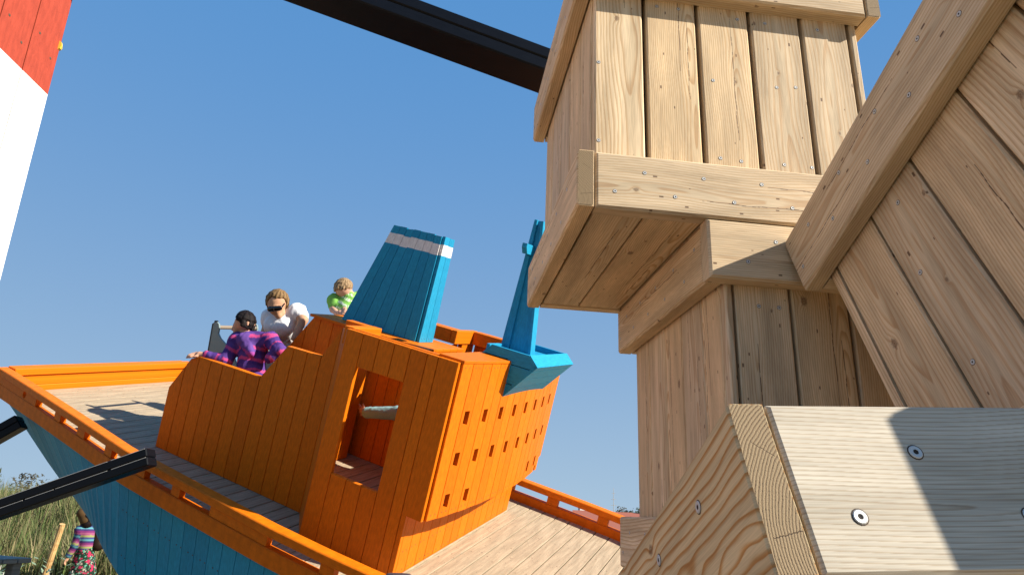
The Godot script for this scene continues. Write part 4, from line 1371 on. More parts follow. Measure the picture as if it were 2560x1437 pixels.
func build_people():
	var up := Vector3(-0.299, 0.922, -0.245)
	var skin := Color(0.52, 0.29, 0.19)
	var lips := Color(0.40, 0.14, 0.11)
	# girl in the hooded top
	var g := GIRL
	var girl := person("dark-haired child in a purple and pink striped hoodie gripping the orange wall", ship_frame)
	var face_dir := Vector3(-0.93, -0.22, 0.10).normalized()
	var body := [
		[g.skull, g.skull2, 0.086, 0.086], [g.skull, g.jaw0, 0.080, 0.066], [g.jaw0, g.jaw1, 0.058, 0.030],
		[g.brow, g.nose, 0.020, 0.013], [g.nose - face_dir * 0.012, g.nose, 0.015, 0.011], [g.jaw1 + up * 0.018, g.jaw1 + up * 0.018 + face_dir * 0.018, 0.016, 0.011],
		[g.ear - Vector3(0.02, 0, 0.03), g.ear - Vector3(0.02, 0, 0.03) + up * 0.022, 0.014, 0.015], [g.neck0, g.neck1, 0.048, 0.055], [g.neck1, g.ch, 0.06, 0.09], [g.ch, g.hip, 0.09, 0.09],
		[g.shL, g.elL, 0.045, 0.040], [g.elL, g.wrL, 0.038, 0.028], [g.wrL, g.paL, 0.027, 0.030], [g.shR, g.elR, 0.045, 0.040], [g.elR, g.wrR, 0.038, 0.030]]
	var al: Vector3 = (g.f0 - g.wrL).normalized()
	body.append_array(fingers(g.paL, al, Vector3(0.1, 0.35, -0.9).normalized(), -up, 1.15))
	for s in [-1.0, 1.0]:
		var hip: Vector3 = g.hip + Vector3(0.05, 0, -0.05) * s
		var knee := Vector3(hip.x + 0.10, 0.38, hip.z + 0.03)
		var foot := Vector3(hip.x + 0.18, 0.045, hip.z + 0.06)
		body.append([hip, knee, 0.085, 0.062])
		body.append([knee, foot, 0.060, 0.042])
		body.append([foot, foot + Vector3(-0.12, -0.005, -0.06), 0.042, 0.034])
	var eye: Vector3 = g.eye
	var mouth: Vector3 = g.jaw1 + up * 0.014
	part("body", nets(body, 0.0125, 0.016, func(v: Vector3, w: int, _p: Array, _n: Vector3) -> Color:
		if w >= body.size() - 6 or (w < 10 and v.y < 0.9):
			return Color(0.05, 0.06, 0.10)
		if v.distance_to(eye + face_dir * 0.02) < 0.020:
			return Color(0.09, 0.05, 0.04)
		if v.distance_to(mouth + face_dir * 0.03) < 0.017:
			return lips
		return skin), cloth(0.55), girl)
	var hoodie := [
		[g.ch + up * 0.03, g.wa, 0.138, 0.122], [g.wa, g.hip, 0.122, 0.128], [g.shL, g.shR, 0.082, 0.080], [g.shL, g.elL, 0.078, 0.062], [g.elL, g.wrL + (g.elL - g.wrL) * 0.10, 0.062, 0.046],
		[g.shR, g.elR, 0.074, 0.062], [g.elR, g.wrR, 0.060, 0.048], [g.neck1 - up * 0.01, g.hood0, 0.078, 0.070], [g.hood0, g.hood1, 0.066, 0.030]]
	part("hoodie", nets(hoodie, 0.011, 0.030, func(v: Vector3, w: int, p: Array, _n: Vector3) -> Color:
		var purple := Color(0.070, 0.034, 0.170)
		var pink := Color(0.46, 0.062, 0.185)
		if w >= 7:
			return Color(0.125, 0.060, 0.250) if v.y > 1.115 else Color(0.30, 0.055, 0.27)
		var s := 0.0
		if w in [3, 4, 5, 6]:
			s = (v - p[0]).dot((p[1] - p[0]).normalized()) * 1.0 + w * 0.037
		else:
			s = (v - g.ch).dot((g.wa - g.ch).normalized()) + sin(v.x * 30.0) * 0.006
		var fold := 0.012 * sin(v.x * 41.0 + v.z * 33.0 + v.y * 17.0)
		var q := fposmod((s + fold) / 0.105, 1.0)
		return pink if q < 0.27 else (purple if q < 0.62 else Color(0.090, 0.045, 0.200)), 0.005), cloth(), girl)
	part("hair", nets(locks(g.skull + up * 0.006, up + Vector3(0.15, 0, 0), face_dir, 0.088, 0.95, 1.55, 2.25, 30, 0.017, 4), 0.009, 0.008, hair_tint(Color(0.006, 0.005, 0.006), Color(0.024, 0.019, 0.018), g.skull, 9.0)), cloth(0.6), girl)
	# woman leaning forward
	var w := WOMAN
	var woman := person("woman in a white t-shirt and sunglasses leaning forward over the ship's wall", ship_frame)
	var fd: Vector3 = (w.nose - w.skull).normalized()
	var wb := [
		[w.skull, w.skull + up * 0.02, 0.094, 0.094], [w.skull, w.jaw0, 0.088, 0.074], [w.jaw0, w.chin, 0.066, 0.034], [w.nose + up * 0.035 - fd * 0.02, w.nose - fd * 0.008, 0.012, 0.013],
		[w.chin + up * 0.026 + fd * 0.020, w.chin + up * 0.026 + fd * 0.024, 0.018, 0.018], [w.neck0, w.neck1, 0.052, 0.062], [w.neck1, w.chest, 0.07, 0.12], [w.chest, w.belly, 0.12, 0.12], [w.belly, w.hip, 0.12, 0.14],
		[w.shL, w.elL, 0.058, 0.048], [w.elL, w.wrL, 0.046, 0.030], [w.shR, w.elR, 0.060, 0.050], [w.elR, w.wrR, 0.047, 0.032]]
	wb.append_array(fingers(w.wrL + (w.wrL - w.elL).normalized() * 0.04, (w.wrL - w.elL).normalized(), Vector3(0.8, 0.2, -0.5).normalized(), Vector3(0.3, -0.6, 0.4).normalized(), 1.2))
	wb.append_array(fingers(w.wrR + (w.wrR - w.elR).normalized() * 0.04, (w.wrR - w.elR).normalized(), Vector3(0.8, 0.2, -0.5).normalized(), Vector3(0.3, -0.6, 0.4).normalized(), 1.2))
	var legs_from := wb.size()
	for s in [-1.0, 1.0]:
		var hip: Vector3 = w.hip + Vector3(0.09, 0, -0.02) * s
		var knee := Vector3(hip.x - 0.02, 0.50, hip.z + 0.16)
		var foot := Vector3(hip.x + 0.08, 0.045, hip.z + 0.10)
		wb.append([hip, knee, 0.11, 0.075])
		wb.append([knee, foot, 0.070, 0.046])
		wb.append([foot, foot + Vector3(-0.02, -0.005, 0.14), 0.045, 0.036])
	var wm: Vector3 = w.chin + up * 0.032
	part("body", nets(wb, 0.0125, 0.018, func(v: Vector3, q: int, _p: Array, _n: Vector3) -> Color:
		if q >= legs_from:
			return Color(0.06, 0.08, 0.14)
		if v.distance_to(Vector3(-2.42, 1.428, -0.935)) < 0.015:
			return lips
		return Color(0.50, 0.28, 0.17)), cloth(0.5), woman)
	part("shirt", nets([[w.shL, w.sl, 0.074, 0.070], [w.shR, w.sr, 0.066, 0.066], [w.neck1 - up * 0.02, w.shR, 0.075, 0.064], [w.neck1 - up * 0.02, w.shL, 0.075, 0.07], [w.shL, w.shR, 0.075, 0.068], [w.shR, w.chest, 0.08, 0.12], [w.shL, w.chest, 0.075, 0.12], [w.shR, w.belly, 0.075, 0.11], [w.chest, w.belly, 0.136, 0.128], [w.chest + Vector3(-0.06, -0.02, 0.07), w.chest + Vector3(0.07, 0.0, 0.06), 0.085, 0.085], [w.belly, w.hip, 0.128, 0.148], [w.neck1 - up * 0.03, w.chest, 0.085, 0.130]], 0.0125, 0.045, flat_tint(Color(0.70, 0.70, 0.71), 0.03), 0.005), cloth(0.9), woman)
	part("hair", nets(locks(w.skull + up * 0.012 - fd * 0.01, up + fd * 0.45, fd, 0.098, 1.12, 2.15, 2.45, 38, 0.017, 6), 0.009, 0.008, hair_tint(Color(0.050, 0.028, 0.013), Color(0.30, 0.185, 0.085), w.skull, 13.0)), cloth(0.55), woman)
	var gl := holder("sunglasses", woman)
	var dark := plain(lin(0.006, 0.005, 0.006), 0.15)
	var gx: Vector3 = (w.gl1 - w.gl0).normalized()
	for k in 2:
		var c: Vector3 = w.gl0.lerp(w.gl1, 0.26 if k == 0 else 0.74) + fd * 0.012
		part("lens", nets([[c - gx * 0.022, c + gx * 0.022, 0.028, 0.026]], 0.007, 0.005, flat_tint(Color(0.006, 0.005, 0.006))), dark, gl)
	part("bridge", tube([w.gl0 + fd * 0.015, w.gl1 + fd * 0.015], [0.008, 0.008], 6), dark, gl)
	part("temple", tube([w.gl1 + fd * 0.012, w.gl1 + gx * 0.035 - fd * 0.06], [0.009, 0.007], 6), dark, gl)
	# boy seen from behind, beyond the roof
	var b := BOY
	var boy := person("fair-haired child in a lime green t-shirt seen from behind beside the funnel", ship_frame)
	var bb := [
		[b.skull, b.skull + up * 0.02, 0.094, 0.092], [b.skull, b.skull - up * 0.05 + Vector3(0, 0, -0.03), 0.08, 0.06], [b.neck0, b.neck1, 0.046, 0.056], [b.neck1, b.back, 0.07, 0.11], [b.back, b.hip, 0.11, 0.115],
		[b.shL, b.el, 0.050, 0.042], [b.el, b.wr, 0.040, 0.028], [b.wr, b.pa, 0.028, 0.030], [b.shR, b.shR + Vector3(0.12, -0.18, 0.0), 0.048, 0.04], [b.shR + Vector3(0.12, -0.18, 0.0), b.shR + Vector3(0.2, -0.22, 0.12), 0.04, 0.03]]
	bb.append_array(fingers(b.pa, (b.fi - b.wr).normalized(), Vector3(0.1, -0.75, 0.5).normalized(), Vector3(0.5, -0.3, -0.5).normalized(), 1.05))
	var blegs := bb.size()
	for s in [-1.0, 1.0]:
		var hip: Vector3 = b.hip + Vector3(0.05, 0, 0.05) * s
		var knee := Vector3(hip.x - 0.05, 0.92, hip.z - 0.04)
		var foot := Vector3(hip.x + 0.02, 0.545, hip.z - 0.02)
		bb.append([hip, knee, 0.088, 0.062])
		bb.append([knee, foot, 0.060, 0.042])
		bb.append([foot, foot + Vector3(0.06, -0.005, -0.10), 0.042, 0.034])
	part("body", nets(bb, 0.0125, 0.016, func(_v: Vector3, q: int, _p: Array, _n: Vector3) -> Color:
		return Color(0.10, 0.11, 0.14) if q >= blegs else Color(0.56, 0.32, 0.22)), cloth(0.55), boy)
	part("shirt", nets([[b.shL, b.shL.lerp(b.el, 0.55), 0.078, 0.066], [b.shL, b.shR, 0.080, 0.078], [b.neck1 - up * 0.02, b.back, 0.085, 0.128], [b.back, b.hip, 0.128, 0.130], [b.shR, b.shR + Vector3(0.08, -0.12, 0.0), 0.075, 0.066]], 0.0125, 0.03, func(v: Vector3, _q: int, _p: Array, n: Vector3) -> Color:
		# white print across the back
		var d: Vector3 = v - b.back
		var row := fposmod((d.y + d.x * 0.2) / 0.058, 1.0)
		if d.y > 0.0 and d.y < 0.19 and row < 0.42 and sin(d.x * 240.0 + floor(d.y / 0.058) * 2.0) > -0.45 and n.z > 0.2 and d.x > -0.06:
			return Color(0.62, 0.72, 0.56)
		return Color(0.185, 0.42, 0.085), 0.005), cloth(0.9), boy)
	part("hair", nets(locks(b.skull + up * 0.01, up, Vector3(0.2, 0.0, -0.9), 0.093, 1.1, 1.6, 2.1, 40, 0.015, 8), 0.008, 0.006, hair_tint(Color(0.10, 0.058, 0.028), Color(0.42, 0.29, 0.16), b.skull, 17.0)), cloth(0.6), boy)
	# child inside the deckhouse: only the reaching arm shows through the window
	var a := ARM
	var kid := person("child inside the deckhouse reaching a pale blue sleeve past the window opening", ship_frame)
	var kb := [[a.sh, a.el, 0.050, 0.045], [a.el, a.wr, 0.043, 0.034], [a.wr, a.pa, 0.034, 0.036], [a.body + Vector3(0, 0.12, 0), a.body - Vector3(0, 0.25, 0), 0.11, 0.11], [a.body + Vector3(0, 0.10, 0), a.body + Vector3(-0.02, 0.22, 0), 0.05, 0.046], [a.body + Vector3(-0.03, 0.33, 0), a.body + Vector3(-0.04, 0.28, 0.0), 0.095, 0.08],
		[a.pa, a.f1, 0.016, 0.011], [a.pa, a.f2, 0.017, 0.011], [a.pa, a.f3, 0.016, 0.011], [a.pa - Vector3(0.0, 0.02, 0), a.f4, 0.015, 0.011], [a.pa + Vector3(0.03, 0.02, 0.01), a.pa + Vector3(0.0, 0.065, 0.02), 0.015, 0.011],
		[a.body + Vector3(0.02, 0.06, -0.10), a.body + Vector3(0.05, -0.18, -0.14), 0.05, 0.035]]
	for s in [-1.0, 1.0]:
		var hip: Vector3 = a.body + Vector3(0, -0.25, 0.06 * s)
		kb.append([hip, Vector3(hip.x, 0.045, hip.z), 0.075, 0.045])
		kb.append([Vector3(hip.x, 0.045, hip.z), Vector3(hip.x - 0.11, 0.04, hip.z), 0.043, 0.035])
	part("body", nets(kb, 0.012, 0.016, flat_tint(Color(0.55, 0.30, 0.20))), cloth(0.55), kid)
	part("sweater", nets([[a.sh, a.el, 0.082, 0.074], [a.el, a.wr, 0.074, 0.060], [a.body + Vector3(0, 0.10, 0), a.body - Vector3(0, 0.2, 0), 0.13, 0.13], [a.sh, a.body + Vector3(0, 0.08, 0), 0.08, 0.09]], 0.012, 0.03, flat_tint(Color(0.26, 0.46, 0.48), 0.04), 0.003), cloth(0.9), kid)
	part("hair", nets([[a.body + Vector3(-0.025, 0.345, 0), a.body + Vector3(0.0, 0.31, -0.02), 0.105, 0.095]], 0.014, 0.01, flat_tint(Color(0.10, 0.06, 0.03))), cloth(0.6), kid)
	# child by the dune grass below the stern
	var c := CHILD
	var wee := person("child in a rainbow striped top and flowered skirt standing under the stern", Transform3D.IDENTITY)
	var floor_y := ground_height(c.skirt.x, c.skirt.z)
	var cb := [[c.head, c.head + Vector3(0, 0.03, 0), 0.085, 0.085], [c.head, c.face, 0.07, 0.075], [c.neck + Vector3(0, 0.05, 0), c.neck, 0.045, 0.05], [c.chest, c.waist, 0.09, 0.085], [c.waist, c.skirt, 0.09, 0.10],
		[c.shL, c.elL, 0.045, 0.036], [c.elL, c.wrL, 0.034, 0.025], [c.wrL, c.hand, 0.024, 0.028], [c.shR, c.elR, 0.045, 0.036]]
	cb.append_array(fingers(c.hand, (c.hand - c.wrL).normalized(), Vector3(0.3, 0, 0.9).normalized(), Vector3(0.8, -0.3, 0).normalized(), 0.85))
	for s in [-1.0, 1.0]:
		var hip: Vector3 = c.skirt + Vector3(0.055 * s, 0.05, 0)
		var foot := Vector3(hip.x + 0.02, floor_y + 0.04, hip.z)
		cb.append([hip, foot, 0.062, 0.038])
		cb.append([foot, foot + Vector3(0.02, 0, 0.11), 0.038, 0.03])
	part("body", nets(cb, 0.014, 0.016, func(_v: Vector3, q: int, _p: Array, _n: Vector3) -> Color:
		return Color(0.085, 0.048, 0.022) if q < 2 else Color(0.50, 0.28, 0.18)), cloth(0.6), wee)
	part("top", nets([[c.chest + Vector3(0, 0.03, 0), c.waist, 0.105, 0.10], [c.shL, c.shR, 0.07, 0.07], [c.shL, c.elL, 0.062, 0.052], [c.elL, c.wrL, 0.052, 0.040], [c.shR, c.elR, 0.06, 0.05]], 0.0125, 0.025, func(v: Vector3, q: int, p: Array, _n: Vector3) -> Color:
		var bands := [Color(0.09, 0.26, 0.30), Color(0.04, 0.03, 0.11), Color(0.16, 0.03, 0.12), Color(0.30, 0.09, 0.18), Color(0.26, 0.28, 0.10), Color(0.05, 0.06, 0.18)]
		var s: float = -v.y if q < 2 else (v - p[0]).dot((p[1] - p[0]).normalized()) + q * 0.05
		return bands[posmod(int(floor(s / 0.026)), 6)]), cloth(), wee)
	var fl := FastNoiseLite.new()
	fl.seed = 12
	fl.frequency = 14.0
	part("skirt", nets([[c.waist, c.waist.lerp(c.skirt, 0.5), 0.10, 0.135], [c.waist.lerp(c.skirt, 0.5), c.skirt, 0.135, 0.17]], 0.013, 0.02, func(v: Vector3, _q: int, _p: Array, _n: Vector3) -> Color:
		var k := fl.get_noise_3dv(v)
		var k2 := fl.get_noise_3dv(v * 1.6 + Vector3(5, 2, 1))
		if k > 0.22:
			return Color(0.42, 0.03, 0.09)
		if k2 > 0.28:
			return Color(0.12, 0.42, 0.30)
		if k < -0.35:
			return Color(0.45, 0.35, 0.30)
		return Color(0.015, 0.035, 0.02)), cloth(), wee)
	part("hair", nets([[c.head + Vector3(0.01, 0.025, -0.02), c.head + Vector3(0.02, -0.05, -0.01), 0.105, 0.075]], 0.013, 0.01, flat_tint(Color(0.012, 0.009, 0.008))), cloth(0.5), wee)
	part("backpack", nets([[c.bag + Vector3(-0.03, 0.08, 0), c.bag + Vector3(0.01, -0.08, 0), 0.075, 0.085]], 0.014, 0.01, flat_tint(Color(0.020, 0.012, 0.010))), cloth(0.5), wee)
	# someone sitting far back in the grass
	var f0 := Vector3(-9.86, 1.23, -14.9)
	var sit := person("tiny seated person in a white cap half hidden in the dune grass", Transform3D.IDENTITY)
	part("body", nets([[f0, f0 + Vector3(0, 0.03, 0), 0.09, 0.09], [f0 - Vector3(0, 0.14, 0), f0 - Vector3(0, 0.2, 0), 0.06, 0.08], [f0 - Vector3(0, 0.28, 0), f0 - Vector3(0, 0.55, 0), 0.15, 0.14], [f0 + Vector3(-0.16, -0.26, 0), f0 + Vector3(-0.2, -0.5, 0.15), 0.055, 0.04], [f0 + Vector3(0.16, -0.26, 0), f0 + Vector3(0.2, -0.5, 0.15), 0.055, 0.04], [f0 + Vector3(-0.08, -0.6, 0.05), f0 + Vector3(-0.12, -0.5, 0.4), 0.08, 0.06], [f0 + Vector3(0.08, -0.6, 0.05), f0 + Vector3(0.12, -0.5, 0.4), 0.08, 0.06]], 0.03, 0.03, func(v: Vector3, q: int, _p: Array, _n: Vector3) -> Color:
		return Color(0.5, 0.28, 0.18) if q < 2 else Color(0.40, 0.10, 0.06)), cloth(), sit)
	part("cap", nets([[f0 + Vector3(0, 0.07, 0), f0 + Vector3(0.02, 0.07, 0.03), 0.10, 0.09]], 0.025, 0.02, flat_tint(Color(0.72, 0.72, 0.72))), cloth(), sit)

# ---------- ground and surroundings ----------
func ground_height(x: float, z: float) -> float:
	var bank := 0.95 * exp(-pow((x + 10.0) / 6.5, 2.0) - pow((z + 15.5) / 4.0, 2.0))
	var far := sqrt(x * x + z * z)
	return bank - 3.2 * smoothstep(24.0, 62.0, far)

func build_ground():
	var st := new_st()
	var ticks := []
	var v := 0.0
	var step := 0.8
	while v < 900.0:
		ticks.append(v)
		v += step
		step *= 1.10
	var xs := []
	for i in range(ticks.size() - 1, 0, -1):
		xs.append(-ticks[i])
	xs.append_array(ticks)
	for i in xs.size() - 1:
		for j in xs.size() - 1:
			var p := []
			for q in [[0, 0], [0, 1], [1, 1], [1, 0]]:
				var x: float = xs[i + q[0]]
				var z: float = xs[j + q[1]]
				p.append(Vector3(x, ground_height(x, z), z))
			var uv := []
			for k in 4:
				uv.append(Vector2(p[k].x, p[k].z) * 0.25)
			quad(st, p[0], p[1], p[2], p[3], uv[0], uv[1], uv[2], uv[3])
	var sand := StandardMaterial3D.new()
	var nz := FastNoiseLite.new()
	nz.seed = 3
	nz.frequency = 0.02
	nz.fractal_octaves = 5
	var tex := NoiseTexture2D.new()
	tex.width = 512
	tex.height = 512
	tex.seamless = true
	tex.noise = nz
	var ramp := Gradient.new()
	ramp.set_color(0, Color(0.46, 0.40, 0.30))
	ramp.set_color(1, Color(0.62, 0.55, 0.42))
	tex.color_ramp = ramp
	sand.albedo_texture = tex
	sand.roughness = 0.95
	var g := part("ground", st.commit(), sand, self)
	g.set_meta("kind", "structure")

func tuft_mesh(s: int, blades: int, tall: float) -> ArrayMesh:
	var r := RandomNumberGenerator.new()
	r.seed = s
	var st := new_st()
	for k in blades:
		var a := r.randf() * TAU
		var lean := r.randf_range(0.08, 0.55)
		var h := tall * r.randf_range(0.55, 1.0)
		var root := Vector3(cos(a), 0, sin(a)) * r.randf() * 0.10
		var out := Vector3(cos(a + r.randf_range(-0.5, 0.5)), 0, sin(a + r.randf_range(-0.5, 0.5)))
		var side := out.cross(Vector3.UP).normalized() * r.randf_range(0.004, 0.009)
		var p0 := root
		var p1 := root + Vector3.UP * h * 0.55 + out * lean * h * 0.25
		var p2 := root + Vector3.UP * h * (0.95 - lean * 0.3) + out * lean * h * 0.8
		var green := r.randf()
		var col := Color(0.22, 0.175, 0.085).lerp(Color(0.080, 0.120, 0.028), smoothstep(0.2, 0.7, green)) * r.randf_range(0.75, 1.25)
		col.a = 1.0
		st.set_color(col)
		for t in [[p0 - side, p0 + side, p1 + side * 0.8], [p0 - side, p1 + side * 0.8, p1 - side * 0.8], [p1 - side * 0.8, p1 + side * 0.8, p2]]:
			tri(st, t[0], t[1], t[2])
	return st.commit()

func build_background():
	# tall dune grass on the bank: nobody could count it
	var r := RandomNumberGenerator.new()
	r.seed = 811
	var gm := StandardMaterial3D.new()
	gm.vertex_color_use_as_albedo = true
	gm.roughness = 0.8
	gm.cull_mode = BaseMaterial3D.CULL_DISABLED
	gm.backlight_enabled = true
	gm.backlight = Color(0.25, 0.25, 0.15)
	var grass := Node3D.new()
	for v in 3:
		var mm := MultiMesh.new()
		mm.transform_format = MultiMesh.TRANSFORM_3D
		mm.mesh = tuft_mesh(50 + v, 26, 0.95)
		mm.instance_count = 1500
		for i in mm.instance_count:
			var x := r.randf_range(-19.0, -4.2)
			var z := r.randf_range(-21.0, -10.6)
			var y := ground_height(x, z)
			mm.set_instance_transform(i, Transform3D(Basis(Vector3.UP, r.randf() * TAU).scaled(Vector3.ONE * r.randf_range(0.65, 1.25)), Vector3(x, y - 0.02, z)))
		var mi := MultiMeshInstance3D.new()
		mi.multimesh = mm
		mi.material_override = gm
		mi.name = numbered("dune_grass")
		add_child(mi)
		mi.set_meta("kind", "stuff")
		tag(mi, ["tall green dune grass covering the bank behind the ship", "straw coloured dune grass mixed into the bank", "short dune grass at the foot of the bank"][v], "grass")
	grass.free()
	# weathered bench at the edge of the bank
	var bench := thing("bench", "weathered grey timber bench on the sand by the dune grass", "bench", Transform3D(Basis(Vector3.UP, -0.32), Vector3(-5.32, 0.0, -7.05)))
	var gw := wood(256, 64, 88, {early = Color(0.60, 0.60, 0.58), late = Color(0.45, 0.44, 0.42), ring = 0.008, grey = 0.6, knots = 1, specks = 2})
	for k in 3:
		part("slat", beam_mesh(Vector3(1.5, 0.045, 0.135), 0.005, Vector2(1.0, 0.16), Vector2(0.2 * k, 0.3)), gw, bench, Transform3D(Basis.IDENTITY, Vector3(0, 0.895, -0.15 + 0.145 * k)))
	part("apron", beam_mesh(Vector3(1.46, 0.12, 0.04), 0.005), gw, bench, Transform3D(Basis.IDENTITY, Vector3(0, 0.80, 0.16)))
	for sx in [-0.66, 0.66]:
		for sz in [-0.12, 0.12]:
			part("leg", beam_mesh(Vector3(0.09, 0.875, 0.09), 0.006), gw, bench, Transform3D(Basis.IDENTITY, Vector3(sx, 0.434, sz)))
	# a peeled stake among the grass
	var stake := thing("stake", "pale round wooden stake leaning in the dune grass", "stake", Transform3D(Basis.IDENTITY, Vector3(-6.27, ground_height(-6.27, -9.96) - 0.2, -9.96)))
	part("shaft", tube([Vector3(0, 0, 0), Vector3(0.16, 0.65, 0.15), Vector3(0.30, 1.235, 0.285)], [0.040, 0.039, 0.037], 10), wood(128, 32, 89, {early = Color(0.75, 0.62, 0.42), late = Color(0.62, 0.46, 0.28), specks = 0}), stake)
	# low grey-green plants at the foot of the grass
	var lm := StandardMaterial3D.new()
	lm.albedo_color = lin(0.17, 0.24, 0.15)
	lm.roughness = 0.7
	lm.backlight_enabled = true
	lm.backlight = Color(0.2, 0.25, 0.15)
	for k in 7:
		var at := Vector3(-5.25 - 0.24 * k + r.randf_range(-0.1, 0.1), 0.0, -8.6 - r.randf_range(-0.3, 0.5))
		at.y = ground_height(at.x, at.z)
		var plant := thing("sage_plant", "low grey-green leafy plant in front of the dune grass", "plant", Transform3D(Basis(Vector3.UP, r.randf() * TAU), at), "grey-green plants")
		var st := new_st()
		for q in 60:
			var a := r.randf() * TAU
			var rad := r.randf_range(0.02, 0.20)
			var c := Vector3(cos(a) * rad, r.randf_range(0.15, 0.72), sin(a) * rad)
			var d := (Vector3(cos(a), 0.5, sin(a)) + Vector3(r.randf() - 0.5, r.randf() - 0.5, r.randf() - 0.5)).normalized() * r.randf_range(0.06, 0.11)
			var s := d.cross(Vector3.UP).normalized() * 0.02
			tri(st, c, c + d * 0.5 + s, c + d)
			tri(st, c, c + d, c + d * 0.5 - s)
		part("leaves", st.commit(), lm, plant)
		part("stem", tube([Vector3(0, -0.05, 0), Vector3(0.01, 0.6, 0)], [0.008, 0.005], 6), M.worn, plant)
	# houses far off on the right
	for k in 3:
		var hx: float = [8.6, 13.4, 17.5][k]
		var hz: float = [-92.0, -74.0, -84.0][k]
		house(["far red-roofed house with white gable behind the railing", "red-roofed brick house with white windows nearest the railing", "far red-roofed house beside the bare tree"][k], Vector3(hx, -3.2, hz), [0.25, -0.12, 0.4][k], [9.0, 11.0, 8.0][k])
	var mst := thing("radio_mast", "thin far-off radio mast above the roofs", "mast", Transform3D(Basis.IDENTITY, Vector3(17.6, -3.2, -110.0)))
	part("pole", tube([Vector3.ZERO, Vector3(0, 9.6, 0)], [0.09, 0.03], 6), M.worn, mst)
	for k in 3:
		part("rung", beam_mesh(Vector3(0.9 - 0.2 * k, 0.06, 0.06), 0.01), M.worn, mst, Transform3D(Basis.IDENTITY, Vector3(0, 7.0 + 0.9 * k, 0)))
	var leaf := []
	for c in [Color(0.055, 0.085, 0.04), Color(0.075, 0.10, 0.045), Color(0.09, 0.085, 0.06)]:
		var m := StandardMaterial3D.new()
		m.albedo_color = c.linear_to_srgb()
		m.roughness = 0.85
		leaf.append(m)
	var bark := plain(lin(0.09, 0.07, 0.055), 0.9)
	var spots := [[14.9, -86.0, 6.4, 0.55, 2], [16.1, -88.0, 6.0, 1.0, 0], [6.2, -98.0, 5.0, 1.0, 1], [8.3, -104.0, 5.4, 1.0, 0], [10.2, -100.0, 5.3, 1.0, 1], [11.9, -106.0, 5.6, 1.0, 0], [13.4, -98.0, 4.9, 1.0, 2], [18.5, -92.0, 6.5, 1.0, 0], [-47.0, -62.0, 7.6, 0.8, 1], [-43.5, -64.0, 6.6, 0.5, 2], [-40.5, -66.0, 6.3, 0.6, 1], [-37.5, -68.0, 6.1, 0.9, 0], [-51.0, -66.0, 7.4, 1.0, 0]]
	for k in spots.size():
		var s: Array = spots[k]
		tree(s, bark, leaf[s[4]], k)

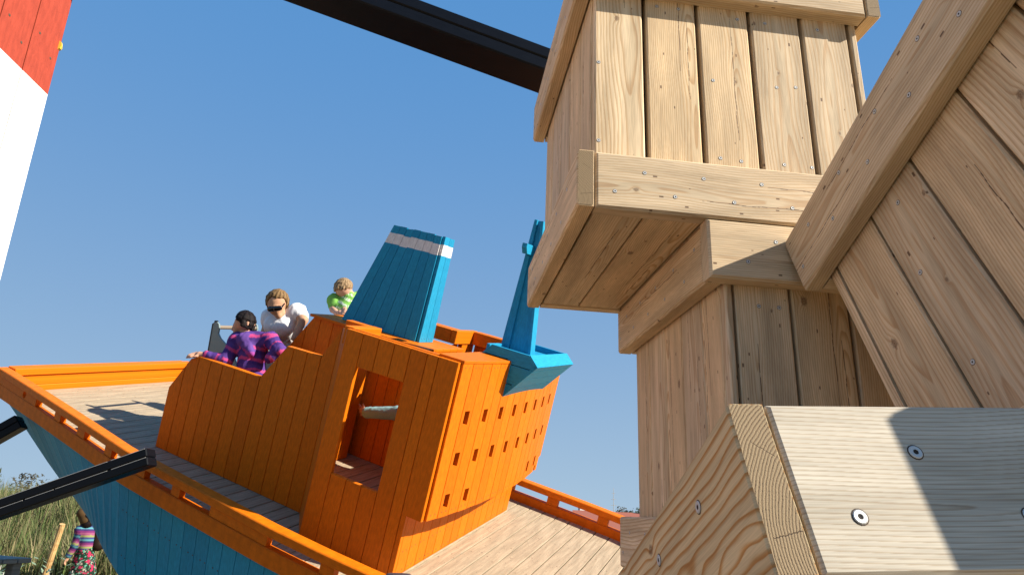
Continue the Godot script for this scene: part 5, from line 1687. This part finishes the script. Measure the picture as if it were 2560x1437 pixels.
func house(label: String, at: Vector3, turn: float, wide: float):
	var h := thing("house", label, "house", Transform3D(Basis(Vector3.UP, turn), at))
	var deep := 7.0
	var wall := 3.7
	var top := 5.6
	part("wall", beam_mesh(Vector3(wide, wall, deep), 0.02), plain(lin(0.50, 0.40, 0.33), 0.9), h, Transform3D(Basis.IDENTITY, Vector3(0, wall * 0.5, 0)))
	var st := new_st()
	var e := wide * 0.5 + 0.4
	var d := deep * 0.5 + 0.5
	var p := [Vector3(-e, wall - 0.1, d), Vector3(e, wall - 0.1, d), Vector3(e, top, 0), Vector3(-e, top, 0), Vector3(e, wall - 0.1, -d), Vector3(-e, wall - 0.1, -d)]
	for q in [[0, 1, 2, 3], [4, 5, 3, 2]]:
		quad(st, p[q[0]], p[q[1]], p[q[2]], p[q[3]], Vector2.ZERO, Vector2.ONE, Vector2.ONE, Vector2.ZERO)
		var dn := Vector3(0, -0.15, 0)
		quad(st, p[q[3]] + dn, p[q[2]] + dn, p[q[1]] + dn, p[q[0]] + dn, Vector2.ZERO, Vector2.ONE, Vector2.ONE, Vector2.ZERO)
		quad(st, p[q[0]] + dn, p[q[1]] + dn, p[q[1]], p[q[0]], Vector2.ZERO, Vector2.ONE, Vector2.ONE, Vector2.ZERO)
	var roof := part("roof", st.commit(), plain(lin(0.30, 0.095, 0.06), 0.85), h)
	part("chimney", beam_mesh(Vector3(0.7, 1.3, 0.7), 0.02), plain(lin(0.55, 0.52, 0.48), 0.9), roof, Transform3D(Basis.IDENTITY, Vector3(wide * 0.22, top + 0.35, 0)))
	for s in [-1, 1]:
		var gst := new_st()
		var x: float = s * wide * 0.5
		if s > 0:
			tri(gst, Vector3(x, wall, deep * 0.5), Vector3(x, wall, -deep * 0.5), Vector3(x, top - 0.2, 0))
		else:
			tri(gst, Vector3(x, wall, -deep * 0.5), Vector3(x, wall, deep * 0.5), Vector3(x, top - 0.2, 0))
		part("gable", gst.commit(), plain(lin(0.72, 0.70, 0.66), 0.8), h)
	for k in 4:
		var x := (k - 1.5) * wide * 0.23
		var w := part("window", beam_mesh(Vector3(0.95, 1.25, 0.08), 0.01), plain(lin(0.78, 0.78, 0.76), 0.6), h, Transform3D(Basis.IDENTITY, Vector3(x, 2.35, deep * 0.5 + 0.03)))
		for s in [-1, 1]:
			part("pane", beam_mesh(Vector3(0.34, 1.05, 0.03), 0.004), plain(lin(0.03, 0.04, 0.05), 0.1), w, Transform3D(Basis.IDENTITY, Vector3(s * 0.21, 0, 0.04)))

func tree(s: Array, bark: Material, m: Material, seed_: int):
	var r := RandomNumberGenerator.new()
	r.seed = 900 + seed_
	var at := Vector3(s[0], ground_height(s[0], s[1]) - 0.1, s[1])
	var names := ["bare thin-crowned tree beyond the roofs", "dark leafy tree beyond the dune grass and roofs", "olive green leafy tree in the far tree line"]
	var kind: int = 0 if s[3] < 0.7 else (1 if s[4] == 0 else 2)
	var t := thing("tree", names[kind], "tree", Transform3D(Basis.IDENTITY, at), "far trees")
	var h: float = s[2]
	var st := new_st()
	tube_into(st, [Vector3.ZERO, Vector3(r.randf_range(-0.1, 0.1), h * 0.4, 0), Vector3(r.randf_range(-0.2, 0.2), h * 0.85, r.randf_range(-0.2, 0.2))], [0.16, 0.11, 0.03], 6)
	for k in 8:
		var y := h * r.randf_range(0.3, 0.75)
		var a := r.randf() * TAU
		var l := h * r.randf_range(0.15, 0.3)
		tube_into(st, [Vector3(0, y, 0), Vector3(cos(a) * l, y + l * 0.8, sin(a) * l)], [0.05, 0.012], 5)
	part("trunk", st.commit(), bark, t)
	var cs := new_st()
	var n := int(700 * s[3])
	for k in n:
		var a := r.randf() * TAU
		var y := r.randf()
		var rad: float = h * 0.30 * sqrt(r.randf()) * (0.55 + 0.45 * sin(PI * (0.15 + 0.8 * y))) * (0.8 + 0.3 * sin(a * 3.0 + seed_))
		var c := Vector3(cos(a) * rad, h * (0.30 + 0.70 * y), sin(a) * rad)
		var d := Vector3(r.randf() - 0.5, r.randf() - 0.5, r.randf() - 0.5).normalized()
		var e := d.cross(Vector3(0.3, 0.8, 0.5)).normalized()
		var sz := r.randf_range(0.12, 0.30)
		tri(cs, c - d * sz, c + e * sz * 0.7, c + d * sz)
		tri(cs, c + d * sz, c + e * sz * 0.7, c - d * sz)
	part("crown", cs.commit(), m, t)
